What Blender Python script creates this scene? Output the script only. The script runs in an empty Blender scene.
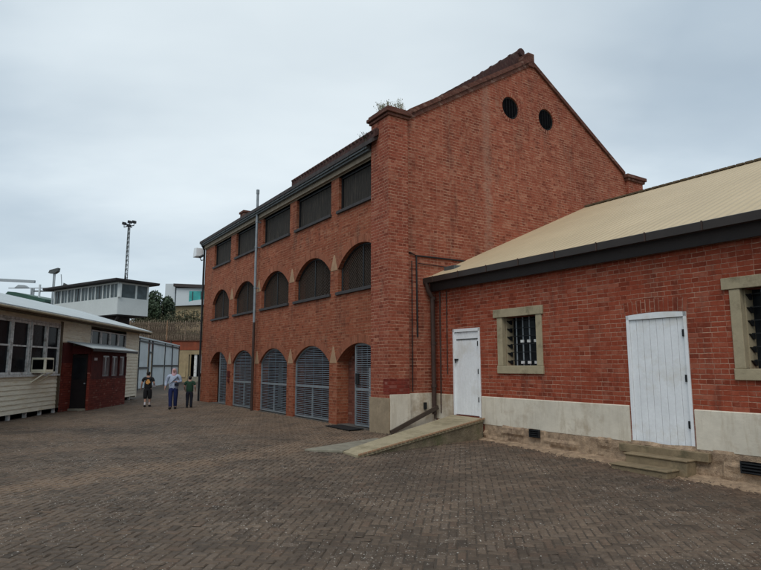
import bpy, bmesh, math, random
from mathutils import Vector, Matrix, noise
random.seed(7)
S = bpy.context.scene
COL = S.collection
R = math.radians
rnd = random.random
def ru(a, b): return a + (b - a) * random.random()

# ------------------------------------------------------------------ materials
MATS = {}
def new_mat(name):
    m = bpy.data.materials.new(name); m.use_nodes = True
    nt = m.node_tree; nt.nodes.clear()
    out = nt.nodes.new('ShaderNodeOutputMaterial'); b = nt.nodes.new('ShaderNodeBsdfPrincipled')
    nt.links.new(b.outputs[0], out.inputs[0])
    return m, nt, b
def nd(nt, t, **kw):
    n = nt.nodes.new(t)
    for k, v in kw.items(): setattr(n, k, v)
    return n
def sv(nt, sock, v):
    if isinstance(v, bpy.types.NodeSocket): nt.links.new(v, sock)
    elif isinstance(v, (tuple, list)) and len(v) == 3 and sock.type == 'RGBA': sock.default_value = (*v, 1)
    else: sock.default_value = v
def mathn(nt, op, a, b=0.0, clamp=False):
    n = nd(nt, 'ShaderNodeMath', operation=op, use_clamp=clamp); sv(nt, n.inputs[0], a); sv(nt, n.inputs[1], b); return n.outputs[0]
def mix(nt, f, a, b, mode='MIX'):
    n = nd(nt, 'ShaderNodeMix', data_type='RGBA', blend_type=mode); sv(nt, n.inputs[0], f); sv(nt, n.inputs[6], a); sv(nt, n.inputs[7], b); return n.outputs[2]
def noisen(nt, vec, scale, detail=4, rough=.55):
    n = nd(nt, 'ShaderNodeTexNoise'); n.inputs['Scale'].default_value = scale; n.inputs['Detail'].default_value = detail
    n.inputs['Roughness'].default_value = rough; nt.links.new(vec, n.inputs['Vector']); return n.outputs['Fac']
def ramp(nt, f, p0, p1, c0=0.0, c1=1.0):
    n = nd(nt, 'ShaderNodeMapRange', clamp=True); sv(nt, n.inputs[0], f)
    n.inputs[1].default_value = p0; n.inputs[2].default_value = p1; n.inputs[3].default_value = c0; n.inputs[4].default_value = c1
    return n.outputs[0]
def mapping(nt, vec, scale):
    n = nd(nt, 'ShaderNodeMapping'); nt.links.new(vec, n.inputs[0]); n.inputs['Scale'].default_value = scale; return n.outputs[0]
def bump(nt, h, dist, strength=1.0, normal=None):
    n = nd(nt, 'ShaderNodeBump'); sv(nt, n.inputs['Height'], h); n.inputs['Distance'].default_value = dist; n.inputs['Strength'].default_value = strength
    if normal: nt.links.new(normal, n.inputs['Normal'])
    return n.outputs[0]

def plain(name, col, rough=.6, metal=0.0, var=.25, scale=6.0, dirt=None, bmp=.002, stretch=(1, 1, 1), spec=.3):
    """a surface of one colour with blotchy wear"""
    if name in MATS: return MATS[name]
    m, nt, b = new_mat(name)
    tc = nd(nt, 'ShaderNodeTexCoord'); v = mapping(nt, tc.outputs['Object'], stretch)
    n1 = noisen(nt, v, scale, 5, .6); n2 = noisen(nt, v, scale * 7, 3, .6)
    lo = tuple(c * (1 - var) for c in col); hi = tuple(min(1, c * (1 + var * .6)) for c in col)
    c = mix(nt, ramp(nt, n1, .3, .7), lo, hi)
    c = mix(nt, ramp(nt, n2, .35, .8, 0, .35), c, tuple(x * .75 for x in col))
    if name == 'render_cream':
        vo = nd(nt, 'ShaderNodeTexVoronoi', feature='DISTANCE_TO_EDGE'); vo.inputs['Scale'].default_value = 1.1; wv = noisen(nt, v, 4, 4, .7)
        ad = nd(nt, 'ShaderNodeVectorMath', operation='ADD'); nt.links.new(v, ad.inputs[0]); nt.links.new(wv, ad.inputs[1]); nt.links.new(ad.outputs[0], vo.inputs['Vector'])
        c = mix(nt, mathn(nt, 'MULTIPLY', ramp(nt, vo.outputs[0], .0, .006, .55, 0), ramp(nt, n1, .45, .6)), c, (.22, .18, .13))
        c = mix(nt, ramp(nt, noisen(nt, mapping(nt, tc.outputs['Object'], (5, 5, .8)), 1.6, 5, .7), .5, .72, 0, .55), c, (.40, .33, .23))
    if dirt: c = mix(nt, ramp(nt, noisen(nt, v, scale * .45, 6, .7), .52, .66, 0, .85), c, dirt)
    sv(nt, b.inputs['Base Color'], c); b.inputs['Roughness'].default_value = rough; b.inputs['Metallic'].default_value = metal
    b.inputs['Specular IOR Level'].default_value = spec
    if bmp: nt.links.new(bump(nt, n2, bmp), b.inputs['Normal'])
    MATS[name] = m; return m

def brick(name, c1, c2, mortar, pale=.35, pale_col=(.42, .33, .27), stain=(.05, .03, .025), mort_amt=.8, seam=None, msize=.009, stain_amt=.6, perp=.45):
    m, nt, b = new_mat(name)
    uvn = nd(nt, 'ShaderNodeUVMap', uv_map='UVMap'); uv = uvn.outputs[0]
    tc = nd(nt, 'ShaderNodeTexCoord'); ob = tc.outputs['Object']
    wn = nd(nt, 'ShaderNodeTexNoise'); wn.inputs['Scale'].default_value = 5.0; nt.links.new(ob, wn.inputs['Vector'])
    w1 = nd(nt, 'ShaderNodeVectorMath', operation='SUBTRACT'); nt.links.new(wn.outputs['Color'], w1.inputs[0]); w1.inputs[1].default_value = (.5, .5, .5)
    w2 = nd(nt, 'ShaderNodeVectorMath', operation='SCALE'); nt.links.new(w1.outputs[0], w2.inputs[0]); w2.inputs['Scale'].default_value = .022
    w3 = nd(nt, 'ShaderNodeVectorMath', operation='ADD'); nt.links.new(uv, w3.inputs[0]); nt.links.new(w2.outputs[0], w3.inputs[1])
    bt = nd(nt, 'ShaderNodeTexBrick', offset=.5, offset_frequency=2, squash=.52, squash_frequency=2)
    nt.links.new(w3.outputs[0], bt.inputs['Vector'])
    for k, v in {'Scale': 1.0, 'Mortar Size': msize, 'Mortar Smooth': .35, 'Bias': 0.0, 'Brick Width': .238, 'Row Height': .0845}.items(): bt.inputs[k].default_value = v
    bt.inputs['Color1'].default_value = (0, 0, 0, 1); bt.inputs['Color2'].default_value = (1, 1, 1, 1); bt.inputs['Mortar'].default_value = (.5, .5, .5, 1)
    rv = bt.outputs['Color']; fac0 = bt.outputs['Fac']
    sy = nd(nt, 'ShaderNodeSeparateXYZ'); nt.links.new(w3.outputs[0], sy.inputs[0])
    fr_ = mathn(nt, 'ABSOLUTE', mathn(nt, 'SUBTRACT', mathn(nt, 'FRACT', mathn(nt, 'ADD', mathn(nt, 'DIVIDE', sy.outputs[1], .0845), 100.5)), .5))
    hz = ramp(nt, fr_, msize * .45 / .0845, msize * 1.0 / .0845, 1, 0)       # bed joints read stronger than the upright joints
    fac = mathn(nt, 'MAXIMUM', hz, mathn(nt, 'MULTIPLY', fac0, perp))
    c = mix(nt, rv, c1, c2)
    c = mix(nt, ramp(nt, rv, .86, .93, 0, .25), c, pale_col); c = mix(nt, ramp(nt, rv, .09, .17, .5, 0), c, tuple(x * .5 for x in c1))
    big = noisen(nt, ob, .55, 5, .6); med = noisen(nt, ob, 2.6, 6, .65); fine = noisen(nt, ob, 26, 4, .7)
    c = mix(nt, ramp(nt, big, .38, .66, 0, .45), c, tuple(x * .62 for x in c1))
    # pale lime bloom on single bricks and soft soot runs
    pf = mathn(nt, 'MULTIPLY', ramp(nt, noisen(nt, ob, 7.5, 5, .75), .5, .7), ramp(nt, med, .36, .6))
    c = mix(nt, mathn(nt, 'MULTIPLY', pf, pale), c, pale_col)
    dark = mathn(nt, 'MULTIPLY', ramp(nt, noisen(nt, mapping(nt, ob, (1.6, 1.6, .45)), 1.3, 6, .7), .53, .68), stain_amt)
    c = mix(nt, mathn(nt, 'MULTIPLY', dark, .75), c, stain)
    c = mix(nt, ramp(nt, fine, .35, .75, 0, .3), c, tuple(x * .5 for x in c1))
    mc = mix(nt, ramp(nt, med, .4, .6), mortar, tuple(x * .7 for x in mortar))
    mf = mathn(nt, 'MULTIPLY', fac, ramp(nt, noisen(nt, ob, 3.4, 6, .8), .40, .58, mort_amt * .18, mort_amt))
    c = mix(nt, mf, c, mc)
    if seam:                                        # an old filled chase: pale mortar smear with its own outline
        u0, z0 = seam
        sx = nd(nt, 'ShaderNodeSeparateXYZ'); nt.links.new(w3.outputs[0], sx.inputs[0])
        d = mathn(nt, 'ABSOLUTE', mathn(nt, 'SUBTRACT', mathn(nt, 'ADD', sx.outputs[0], mathn(nt, 'MULTIPLY', mathn(nt, 'SUBTRACT', med, .5), .25)), u0))
        f = mathn(nt, 'MULTIPLY', ramp(nt, d, .1, .2, 1, 0), ramp(nt, noisen(nt, ob, 9, 5, .7), .35, .6, .1, .42))
        f = mathn(nt, 'MULTIPLY', f, ramp(nt, sx.outputs[1], z0 - .3, z0, 1, 0))
        c = mix(nt, f, c, (.33, .21, .155))
    sv(nt, b.inputs['Base Color'], c); b.inputs['Roughness'].default_value = .9; b.inputs['Specular IOR Level'].default_value = .2
    h = mathn(nt, 'ADD', mathn(nt, 'MULTIPLY', mathn(nt, 'SUBTRACT', 1.0, fac), 1.0), mathn(nt, 'MULTIPLY', fine, .5))
    nt.links.new(bump(nt, h, .008, .9), b.inputs['Normal'])
    MATS[name] = m; return m

brick('gable_brick', (.25, .060, .033), (.345, .104, .060), (.56, .33, .22), pale=.55, pale_col=(.54, .29, .19), mort_amt=.9, seam=(3.6, 12.0), msize=.010)
brick('pier_brick', (.25, .056, .031), (.345, .098, .056), (.58, .34, .23), pale=.55, pale_col=(.54, .29, .19), mort_amt=.9, msize=.010)
brick('facade_brick', (.255, .068, .034), (.335, .104, .053), (.48, .29, .18), pale=.45, pale_col=(.48, .27, .17), mort_amt=.75, msize=.009, stain_amt=.55)
brick('arch_brick', (.30, .10, .053), (.36, .13, .074), (.20, .09, .055), pale=.3, pale_col=(.42, .24, .15), mort_amt=.8, stain_amt=.3)
brick('wing_brick', (.275, .052, .025), (.36, .084, .043), (.56, .35, .25), pale=.45, pale_col=(.46, .21, .14), mort_amt=1.0, msize=.008)
brick('cap_brick', (.115, .045, .032), (.17, .070, .05), (.14, .09, .065), pale=.2, mort_amt=.5)
brick('painted_brick', (.20, .030, .020), (.25, .046, .030), (.26, .09, .06), pale=.15, mort_amt=.6)
brick('porch_brick', (.17, .028, .018), (.25, .052, .034), (.055, .015, .012), pale=.05, mort_amt=.9, msize=.012)
brick('inner_brick', (.15, .05, .035), (.20, .075, .05), (.16, .11, .08), pale=.1, mort_amt=.5)

plain('render_cream', (.67, .61, .50), .9, var=.16, scale=1.6, dirt=(.36, .28, .19), bmp=.004)
plain('render_stained', (.33, .255, .17), .9, var=.3, scale=2.2, dirt=(.13, .10, .07), bmp=.006)
plain('sand_stone', (.40, .285, .19), .95, var=.45, scale=8, dirt=(.20, .135, .095), bmp=.02)
plain('window_stone', (.38, .32, .21), .9, var=.15, scale=5, dirt=(.19, .16, .10), bmp=.003)
plain('corbel_stone', (.38, .235, .14), .9, var=.2, scale=8, bmp=.003)
plain('step_stone', (.25, .19, .115), .85, var=.3, scale=5, dirt=(.10, .085, .05), bmp=.006)
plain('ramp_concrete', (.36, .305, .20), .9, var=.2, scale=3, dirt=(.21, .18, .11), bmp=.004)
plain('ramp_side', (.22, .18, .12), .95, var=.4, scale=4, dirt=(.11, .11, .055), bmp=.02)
plain('slab_concrete', (.24, .22, .17), .9, var=.25, scale=4, dirt=(.15, .13, .10), bmp=.006)
plain('white_paint', (.80, .82, .83), .5, var=.07, scale=3, dirt=(.66, .65, .61), bmp=.0006)
plain('dark_iron', (.022, .024, .026), .5, metal=.3, var=.3, scale=10)
plain('black_rubber', (.012, .012, .012), .8, var=.3)
plain('galvanised', (.26, .29, .31), .5, metal=.3, var=.25, scale=6)
plain('gate_metal', (.19, .22, .25), .5, metal=.2, var=.3, scale=4)
plain('brown_gutter', (.035, .027, .023), .4, var=.2, scale=3, bmp=0)
plain('brown_fascia', (.022, .017, .016), .6, var=.2, scale=3)
plain('brown_pipe', (.055, .032, .025), .5, var=.3, scale=5)
plain('beam_brown', (.07, .05, .038), .8, var=.3, scale=5, stretch=(4, 1, 4))
plain('cream_fascia', (.26, .21, .15), .7, var=.3, scale=4)
plain('grey_gutter', (.10, .11, .11), .5, metal=.2, var=.3, scale=6)
plain('dark_timber', (.035, .030, .025), .85, var=.45, scale=5, stretch=(6, 6, .6), dirt=(.075, .06, .045))
plain('void_shade', (.006, .006, .007), 1.0, var=.2, bmp=0, spec=0)  # near-black colour stands in for the shade inside openings and gaps
plain('sill_slate', (.05, .045, .045), .7, var=.3, scale=7)
plain('roof_tile', (.07, .032, .027), .85, var=.4, scale=9, dirt=(.11, .075, .06), bmp=.01)
plain('roof_dark', (.06, .05, .048), .8, var=.3, scale=5)
plain('inner_floor', (.10, .09, .08), .9, var=.3)
plain('inner_door', (.30, .32, .32), .7, var=.2)
plain('pale_metal', (.33, .37, .38), .5, metal=.2, var=.2, scale=1.5, dirt=(.26, .29, .30))
plain('hut_timber', (.82, .77, .62), .8, var=.15, scale=3, stretch=(1, 1, 6), dirt=(.64, .55, .38), bmp=.003)
plain('worn_white', (.66, .66, .64), .75, var=.35, scale=9, dirt=(.24, .21, .18), bmp=.003)
plain('curtain_grey', (.20, .17, .175), .9, var=.3)
plain('maroon_paint', (.085, .014, .012), .85, var=.4, scale=4)
plain('door_dark', (.012, .008, .008), .85, var=.3)
plain('brown_soffit', (.12, .09, .055), .8, var=.3, scale=4)
plain('gutter_tan', (.30, .24, .15), .7, var=.3, scale=4)
plain('tower_white', (.60, .64, .63), .6, var=.06, scale=1, bmp=0)
plain('tan_wall', (.36, .28, .16), .9, var=.2, scale=1, dirt=(.28, .20, .12))
plain('beige_wall', (.34, .26, .15), .9, var=.3, scale=1.5, dirt=(.17, .13, .08))
plain('red_band', (.25, .065, .033), .9, var=.3, scale=1.5, dirt=(.15, .05, .03))
plain('gate_panel', (.60, .65, .67), .5, var=.12, scale=.7, dirt=(.48, .54, .56))
plain('gate_frame', (.04, .045, .05), .6, var=.2)
plain('rust_wire', (.27, .20, .145), .8, var=.4, scale=4)
plain('modern_white', (.55, .60, .62), .6, var=.05, bmp=0)
plain('teal_glass', (.03, .38, .36), .2, var=.5, scale=.5, bmp=0, spec=.6)
plain('green_roof', (.035, .09, .065), .5, var=.2, scale=1)
plain('bark', (.07, .05, .035), .9, var=.3)
plain('skin_tone', (.42, .24, .18), .6, var=.05, bmp=0)
plain('hair_black', (.012, .010, .009), .6, var=.1)
plain('black_cloth', (.012, .012, .014), .9, var=.2, bmp=0)
plain('green_cloth', (.018, .05, .030), .9, var=.2, bmp=0)
plain('navy_cloth', (.014, .022, .085), .9, var=.2, bmp=0)
plain('dark_denim', (.014, .016, .026), .9, var=.2, bmp=0)
plain('blue_cloth', (.38, .44, .56), .9, var=.15, scale=12, bmp=0)
plain('pink_cloth', (.52, .33, .36), .9, var=.15, bmp=0)
plain('print_orange', (.62, .30, .09), .9, var=.5, scale=20, bmp=0)
plain('white_cloth', (.55, .53, .55), .9, var=.1, bmp=0)
plain('pebble_white', (.36, .33, .29), .8, var=.3, scale=30)
plain('crane_grey', (.34, .38, .40), .6, var=.1, bmp=0)

def roof_sheet(name, col, pitch, axis=0, dark=.72, dirt=None):
    """ribbed metal roofing; ribs repeat along local x"""
    m, nt, b = new_mat(name); tc = nd(nt, 'ShaderNodeTexCoord'); ob = tc.outputs['Object']
    s = nd(nt, 'ShaderNodeSeparateXYZ'); nt.links.new(ob, s.inputs[0])
    w = mathn(nt, 'SINE', mathn(nt, 'MULTIPLY', s.outputs[axis], 2 * math.pi / pitch))
    n1 = noisen(nt, ob, .7, 5, .6); n2 = noisen(nt, mapping(nt, ob, (3, .5, .5) if axis == 0 else (.5, 3, .5)), 2, 5, .7)
    c = mix(nt, ramp(nt, n1, .3, .7), tuple(x * .88 for x in col), col)
    c = mix(nt, ramp(nt, n2, .5, .75, 0, .4), c, dirt or tuple(x * dark for x in col))
    sv(nt, b.inputs['Base Color'], c); b.inputs['Roughness'].default_value = .65; b.inputs['Specular IOR Level'].default_value = .3
    nt.links.new(bump(nt, w, .012, .8), b.inputs['Normal']); MATS[name] = m
roof_sheet('tan_sheet', (.53, .42, .265), .19)
roof_sheet('pale_sheet', (.50, .55, .56), .19, axis=1)

def glass_mat(name, col):
    m, nt, b = new_mat(name); tc = nd(nt, 'ShaderNodeTexCoord')
    n = noisen(nt, tc.outputs['Object'], 1.6, 3, .6)
    sv(nt, b.inputs['Base Color'], mix(nt, ramp(nt, n, .35, .7), col, tuple(x * 2.2 for x in col)))
    b.inputs['Roughness'].default_value = .22; b.inputs['Specular IOR Level'].default_value = .18; MATS[name] = m
glass_mat('dark_glass', (.010, .012, .014))
glass_mat('hut_glass', (.008, .009, .011)); MATS['hut_glass'].node_tree.nodes['Principled BSDF'].inputs['Specular IOR Level'].default_value = .06
glass_mat('tower_glass', (.05, .065, .07))
glass_mat('porch_glass', (.08, .07, .075))

def paver_mat():
    m, nt, b = new_mat('pavers'); at = nd(nt, 'ShaderNodeAttribute', attribute_name='tint')
    tc = nd(nt, 'ShaderNodeTexCoord'); ob = tc.outputs['Object']
    n = noisen(nt, ob, 45, 4, .7); n2 = noisen(nt, ob, 9, 5, .7)
    n3 = noisen(nt, ob, 2.1, 6, .75); n4 = noisen(nt, ob, 34, 2, .6); n5 = noisen(nt, ob, .8, 4, .6)
    c = mix(nt, ramp(nt, n, .3, .75, 0, .6), at.outputs['Color'], (.042, .031, .022))
    c = mix(nt, ramp(nt, n3, .48, .62, 0, .7), c, (.052, .038, .027))
    c = mix(nt, ramp(nt, n2, .54, .70, 0, .45), c, (.19, .145, .11))
    c = mix(nt, mathn(nt, 'MULTIPLY', ramp(nt, n4, .635, .70, 0, .9), ramp(nt, n5, .47, .58)), c, (.46, .41, .35))
    sv(nt, b.inputs['Base Color'], c); sv(nt, b.inputs['Roughness'], ramp(nt, n2, .3, .7, .62, .9)); b.inputs['Specular IOR Level'].default_value = .35
    nt.links.new(bump(nt, n, .004, .8), b.inputs['Normal']); MATS['pavers'] = m
paver_mat()
def ground_mat():
    m, nt, b = new_mat('joint_sand'); tc = nd(nt, 'ShaderNodeTexCoord'); ob = tc.outputs['Object']
    n = noisen(nt, ob, 3, 6, .7); n2 = noisen(nt, ob, 60, 3, .7)
    c = mix(nt, ramp(nt, n, .3, .7), (.042, .031, .022), (.075, .055, .038)); c = mix(nt, ramp(nt, n2, .5, .8, 0, .5), c, (.10, .08, .06))
    sv(nt, b.inputs['Base Color'], c); b.inputs['Roughness'].default_value = .95; MATS['joint_sand'] = m
ground_mat()
def leaf_mat(name, a, b2):
    m, nt, b = new_mat(name); oi = nd(nt, 'ShaderNodeAttribute', attribute_name='tint')
    tc = nd(nt, 'ShaderNodeTexCoord')
    n = noisen(nt, tc.outputs['Object'], .9, 3, .6)
    sv(nt, b.inputs['Base Color'], mix(nt, ramp(nt, n, .3, .7), a, b2)); b.inputs['Roughness'].default_value = .7; MATS[name] = m
leaf_mat('leaf_dark', (.020, .038, .018), (.050, .078, .034))
leaf_mat('leaf_olive', (.05, .055, .025), (.10, .095, .05))
leaf_mat('dry_grass', (.55, .53, .40), (.38, .40, .27))

# ------------------------------------------------------------------ mesh builder
class MB:
    def __init__(s): s.v = []; s.f = []; s.uv = {}
    def face(s, pts, uv=None):
        i = len(s.v); s.v += [tuple(p) for p in pts]; s.f.append(tuple(range(i, i + len(pts))))
        if uv: s.uv[len(s.f) - 1] = uv
        return s
    def box(s, x0, x1, y0, y1, z0, z1):
        if x1 < x0: x0, x1 = x1, x0
        if y1 < y0: y0, y1 = y1, y0
        i = len(s.v)
        s.v += [(x0, y0, z0), (x1, y0, z0), (x1, y1, z0), (x0, y1, z0), (x0, y0, z1), (x1, y0, z1), (x1, y1, z1), (x0, y1, z1)]
        for q in ((0, 3, 2, 1), (4, 5, 6, 7), (0, 1, 5, 4), (1, 2, 6, 5), (2, 3, 7, 6), (3, 0, 4, 7)): s.f.append(tuple(i + k for k in q))
        return s
    def prism(s, poly, a, b, axis='x'):
        """poly of 2d points; axis x: points are (y,z); y: (x,z); z: (x,y)"""
        def P(p, t): return (t, p[0], p[1]) if axis == 'x' else ((p[0], t, p[1]) if axis == 'y' else (p[0], p[1], t))
        n = len(poly); i = len(s.v); s.v += [P(p, a) for p in poly] + [P(p, b) for p in poly]
        s.f.append(tuple(i + k for k in range(n))); s.f.append(tuple(i + n + k for k in reversed(range(n))))
        for k in range(n): s.f.append((i + k, i + (k + 1) % n, i + n + (k + 1) % n, i + n + k))
        return s
    def tube(s, pts, r, n=8, r1=None, closed=False):
        pts = [Vector(p) for p in pts]; rings = []; m = len(pts)
        for k, p in enumerate(pts):
            if closed: d = pts[(k + 1) % m] - pts[k - 1]
            else: d = pts[min(k + 1, m - 1)] - pts[max(k - 1, 0)]
            d.normalize(); up = Vector((0, 0, 1)) if abs(d.z) < .9 else Vector((1, 0, 0))
            a = d.cross(up).normalized(); b = d.cross(a)
            rr = r if r1 is None else r + (r1 - r) * k / max(1, m - 1)
            i = len(s.v); rings.append(i)
            for q in range(n):
                t = 2 * math.pi * (q + .5) / n; s.v.append(tuple(p + a * math.cos(t) * rr + b * math.sin(t) * rr))
        for k in range(m if closed else m - 1):
            A, B = rings[k], rings[(k + 1) % m]
            for q in range(n): s.f.append((A + q, A + (q + 1) % n, B + (q + 1) % n, B + q))
        if not closed:
            s.f.append(tuple(rings[0] + q for q in reversed(range(n)))); s.f.append(tuple(rings[-1] + q for q in range(n)))
        return s
    def bar(s, p0, p1, w, h, up=(0, 0, 1)):
        p0, p1 = Vector(p0), Vector(p1); d = (p1 - p0).normalized(); a = d.cross(Vector(up)).normalized() * w / 2; b = a.cross(d).normalized() * h / 2
        i = len(s.v)
        for p in (p0, p1): s.v += [tuple(p - a - b), tuple(p + a - b), tuple(p + a + b), tuple(p - a + b)]
        for q in ((0, 1, 2, 3), (7, 6, 5, 4), (0, 4, 5, 1), (1, 5, 6, 2), (2, 6, 7, 3), (3, 7, 4, 0)): s.f.append(tuple(i + k for k in q))
        return s
    def build(s, name, mat, parent=None, bevel=0, fix=True, smooth=False):
        me = bpy.data.meshes.new(name); me.from_pydata(s.v, [], s.f); me.update()
        uvl = me.uv_layers.new(name='UVMap').data
        for p in me.polygons:
            n = p.normal; ax, ay, az = abs(n.x), abs(n.y), abs(n.z); cu = s.uv.get(p.index)
            for j, li in enumerate(p.loop_indices):
                co = me.vertices[me.loops[li].vertex_index].co
                if cu: uvl[li].uv = cu[j]
                elif az > .8: uvl[li].uv = (co.x, co.y)
                elif ax > ay: uvl[li].uv = (co.y, co.z)
                else: uvl[li].uv = (co.x, co.z)
        if fix or bevel:
            bm = bmesh.new(); bm.from_mesh(me)
            if fix: bmesh.ops.remove_doubles(bm, verts=bm.verts, dist=.0002); bmesh.ops.recalc_face_normals(bm, faces=bm.faces)
            if bevel: bmesh.ops.bevel(bm, geom=list(bm.edges), offset=bevel, segments=1, affect='EDGES')
            bm.to_mesh(me); bm.free()
        if smooth:
            for p in me.polygons: p.use_smooth = True
        me.materials.append(MATS[mat]); o = bpy.data.objects.new(name, me); COL.objects.link(o)
        if parent: o.parent = parent
        return o
def tag(o, label=None, cat=None, group=None, kind=None):
    for k, v in (('label', label), ('category', cat), ('group', group), ('kind', kind)):
        if v: o[k] = v
    return o
def thing(name, label, cat, loc=(0, 0, 0), rz=0.0, group=None):
    o = bpy.data.objects.new(name, None); COL.objects.link(o); o.location = loc; o.rotation_euler = (0, 0, rz); o.empty_display_size = .3
    return tag(o, label, cat, group)

# ------------------------------------------------------------------ frames
P0 = Vector((0.21, 14.70, 0)); RZ = R(-56.866)                       # brick building: x towards the camera's right, y into the building
XA = Vector((.5466, -.8374, 0)); YA = Vector((.8374, .5466, 0))
QL = Vector((-11.32, 17.80, 0)); RL = R(5.08)                         # timber hut: y away along its front, x out into the yard
XL = Vector((.9961, .0886, 0)); YL = Vector((-.0886, .9961, 0))
def zg(X, Y):
    q = Vector((X, Y, 0)) - P0; x = q.dot(XA)
    s = -.022 * max(0.0, x - .6)
    s += .007 * noise.noise(Vector((X * .9, Y * .9, 8.0)))
    s += .03 * (noise.noise(Vector((X * .22, Y * .22, 3.1)))) * min(1, max(0, (14 - x) / 10))
    return s
def wloc(x, y, z=0): return P0 + XA * x + YA * y + Vector((0, 0, z))
def lloc(x, y, z=0): return QL + XL * x + YL * y + Vector((0, 0, z))

# ------------------------------------------------------------------ ground
def build_ground():
    xs = [-500, -200, -90, -50] + [-36 + 1.0 * i for i in range(60)] + [26, 40, 80, 200, 500]
    ys = [-120, -60, -25] + [-12 + 1.0 * i for i in range(84)] + [80, 110, 160, 260, 500, 900]
    v = [(x, y, (zg(x, y) if abs(x) < 40 and -14 < y < 75 else -.05) - .009) for y in ys for x in xs]
    n = len(xs); f = [(j * n + i, j * n + i + 1, (j + 1) * n + i + 1, (j + 1) * n + i) for j in range(len(ys) - 1) for i in range(n - 1)]
    m = MB(); m.v = v; m.f = f
    tag(m.build('ground', 'joint_sand', fix=False, smooth=True), kind='structure')
build_ground()

WORN = [(-9.5, 5.2), (-5.2, 8.29), (-4.68, 8.86), (-4.09, 9.69), (-3.13, 10.48), (-1.66, 12.37), (-.96, 14.0)]
def seg_dist(p, a, b):
    ax, ay = a; bx, by = b; dx, dy = bx - ax, by - ay; t = max(0, min(1, ((p[0] - ax) * dx + (p[1] - ay) * dy) / (dx * dx + dy * dy)))
    return math.hypot(p[0] - ax - t * dx, p[1] - ay - t * dy)
def in_yard(X, Y):
    if Y < -1 or Y > 61.5: return False
    if abs(X) > .72 * Y + 3.0: return False
    q = Vector((X, Y, 0)) - P0; x = q.dot(XA); y = q.dot(YA)
    if -16.4 < x <= 0 and y > .12: return False
    if x > 0:
        lim = 1.40
        if y > lim: return False
    if x < -16.4 and y > 6 + (-16.4 - x) * .2: return False
    q = Vector((X, Y, 0)) - QL; l = q.dot(XL)
    if l < -.05: return False
    return True
def build_pavers():
    import array
    W = .098; ang = R(-8); ca, sa = math.cos(ang), math.sin(ang)
    V = []; F = []; C = []
    N = 760
    for j in range(-20, N):
        for i in range(-400, 400):
            k = (i - j) % 4
            if k == 0: x0, x1, y0, y1 = i, i + 2, j, j + 1
            elif k == 3: x0, x1, y0, y1 = i, i + 1, j, j + 2
            else: continue
            cx, cy = (x0 + x1) * W / 2, (y0 + y1) * W / 2
            X = cx * ca - cy * sa; Y = cx * sa + cy * ca
            if not in_yard(X, Y): continue
            z = zg(X, Y) + ru(-.003, .003); tx, ty = ru(-.04, .04), ru(-.04, .04)
            if Y < 14 and rnd() < .004: z -= .02
            b = len(V); g = .003; inn = .012
            for (e, dz) in ((g, -.012), (g + inn, 0)):
                for (px, py) in ((x0 * W + e, y0 * W + e), (x1 * W - e, y0 * W + e), (x1 * W - e, y1 * W - e), (x0 * W + e, y1 * W - e)):
                    lx, ly = px - cx + ru(-.003, .003), py - cy + ru(-.003, .003); px, py = cx + lx, cy + ly
                    V.append((px * ca - py * sa, px * sa + py * ca, z + dz + lx * tx + ly * ty + ru(-.0015, .0015)))
            F += [(b + 4, b + 5, b + 6, b + 7), (b, b + 1, b + 5, b + 4), (b + 1, b + 2, b + 6, b + 5), (b + 2, b + 3, b + 7, b + 6), (b + 3, b, b + 4, b + 7)]
            # colour of this brick
            n1 = noise.noise(Vector((X * .35, Y * .35, 0))); n2 = noise.noise(Vector((X * 1.1, Y * 1.1, 5)))
            base = Vector((.122, .086, .059)) * (1 + .55 * n1 + .45 * n2) * ru(.80, 1.2)
            r = rnd()
            if r < .10: base = base.lerp(Vector((.140, .082, .052)), .4)
            elif r < .20: base = base.lerp(Vector((.17, .13, .098)), .45)
            elif r < .25: base = base * .6
            d = min(seg_dist((X, Y), WORN[q], WORN[q + 1]) for q in range(len(WORN) - 1))
            w = max(0, 1 - d / (.50 + .40 * noise.noise(Vector((X * .8, Y * .8, 9)))))
            base = base.lerp(Vector((.215, .142, .090)), min(.75, w * 1.5))
            q = Vector((X, Y, 0)) - P0; lx_, ly_ = q.dot(XA), q.dot(YA)
            if -13 < lx_ < 1 and -3.4 < ly_ < .2:                     # sandy strip along the facade
                base = base.lerp(Vector((.23, .15, .095)), max(0, .65 + .4 * n2 - .16 * abs(ly_)))
            if 9 < Y < 22 and lx_ < -1: base = base.lerp(Vector((.19, .125, .08)), max(0, min(.55, 1.3 * noise.noise(Vector((X * .3, Y * .55, 21))) + .12)))
            if Y > 15: base = base.lerp(Vector((.15, .105, .072)), min(.65, (Y - 15) / 25 + .4 * n1))
            if lx_ > 0 and ly_ > .2 and n2 > -.1: base = base.lerp(Vector((.17, .095, .058)), .35 * min(1, (ly_ - .2) * 1.5))
            C += [(*base, 1)] * 5
    me = bpy.data.meshes.new('paving'); me.from_pydata(V, [], F)
    at = me.attributes.new('tint', 'FLOAT_COLOR', 'FACE'); at.data.foreach_set('color', array.array('f', [c for t in C for c in t]))
    me.update(); me.materials.append(MATS['pavers']); o = bpy.data.objects.new('paving', me); COL.objects.link(o); o['kind'] = 'structure'
    print('pavers', len(F) // 5)
build_pavers()

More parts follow.
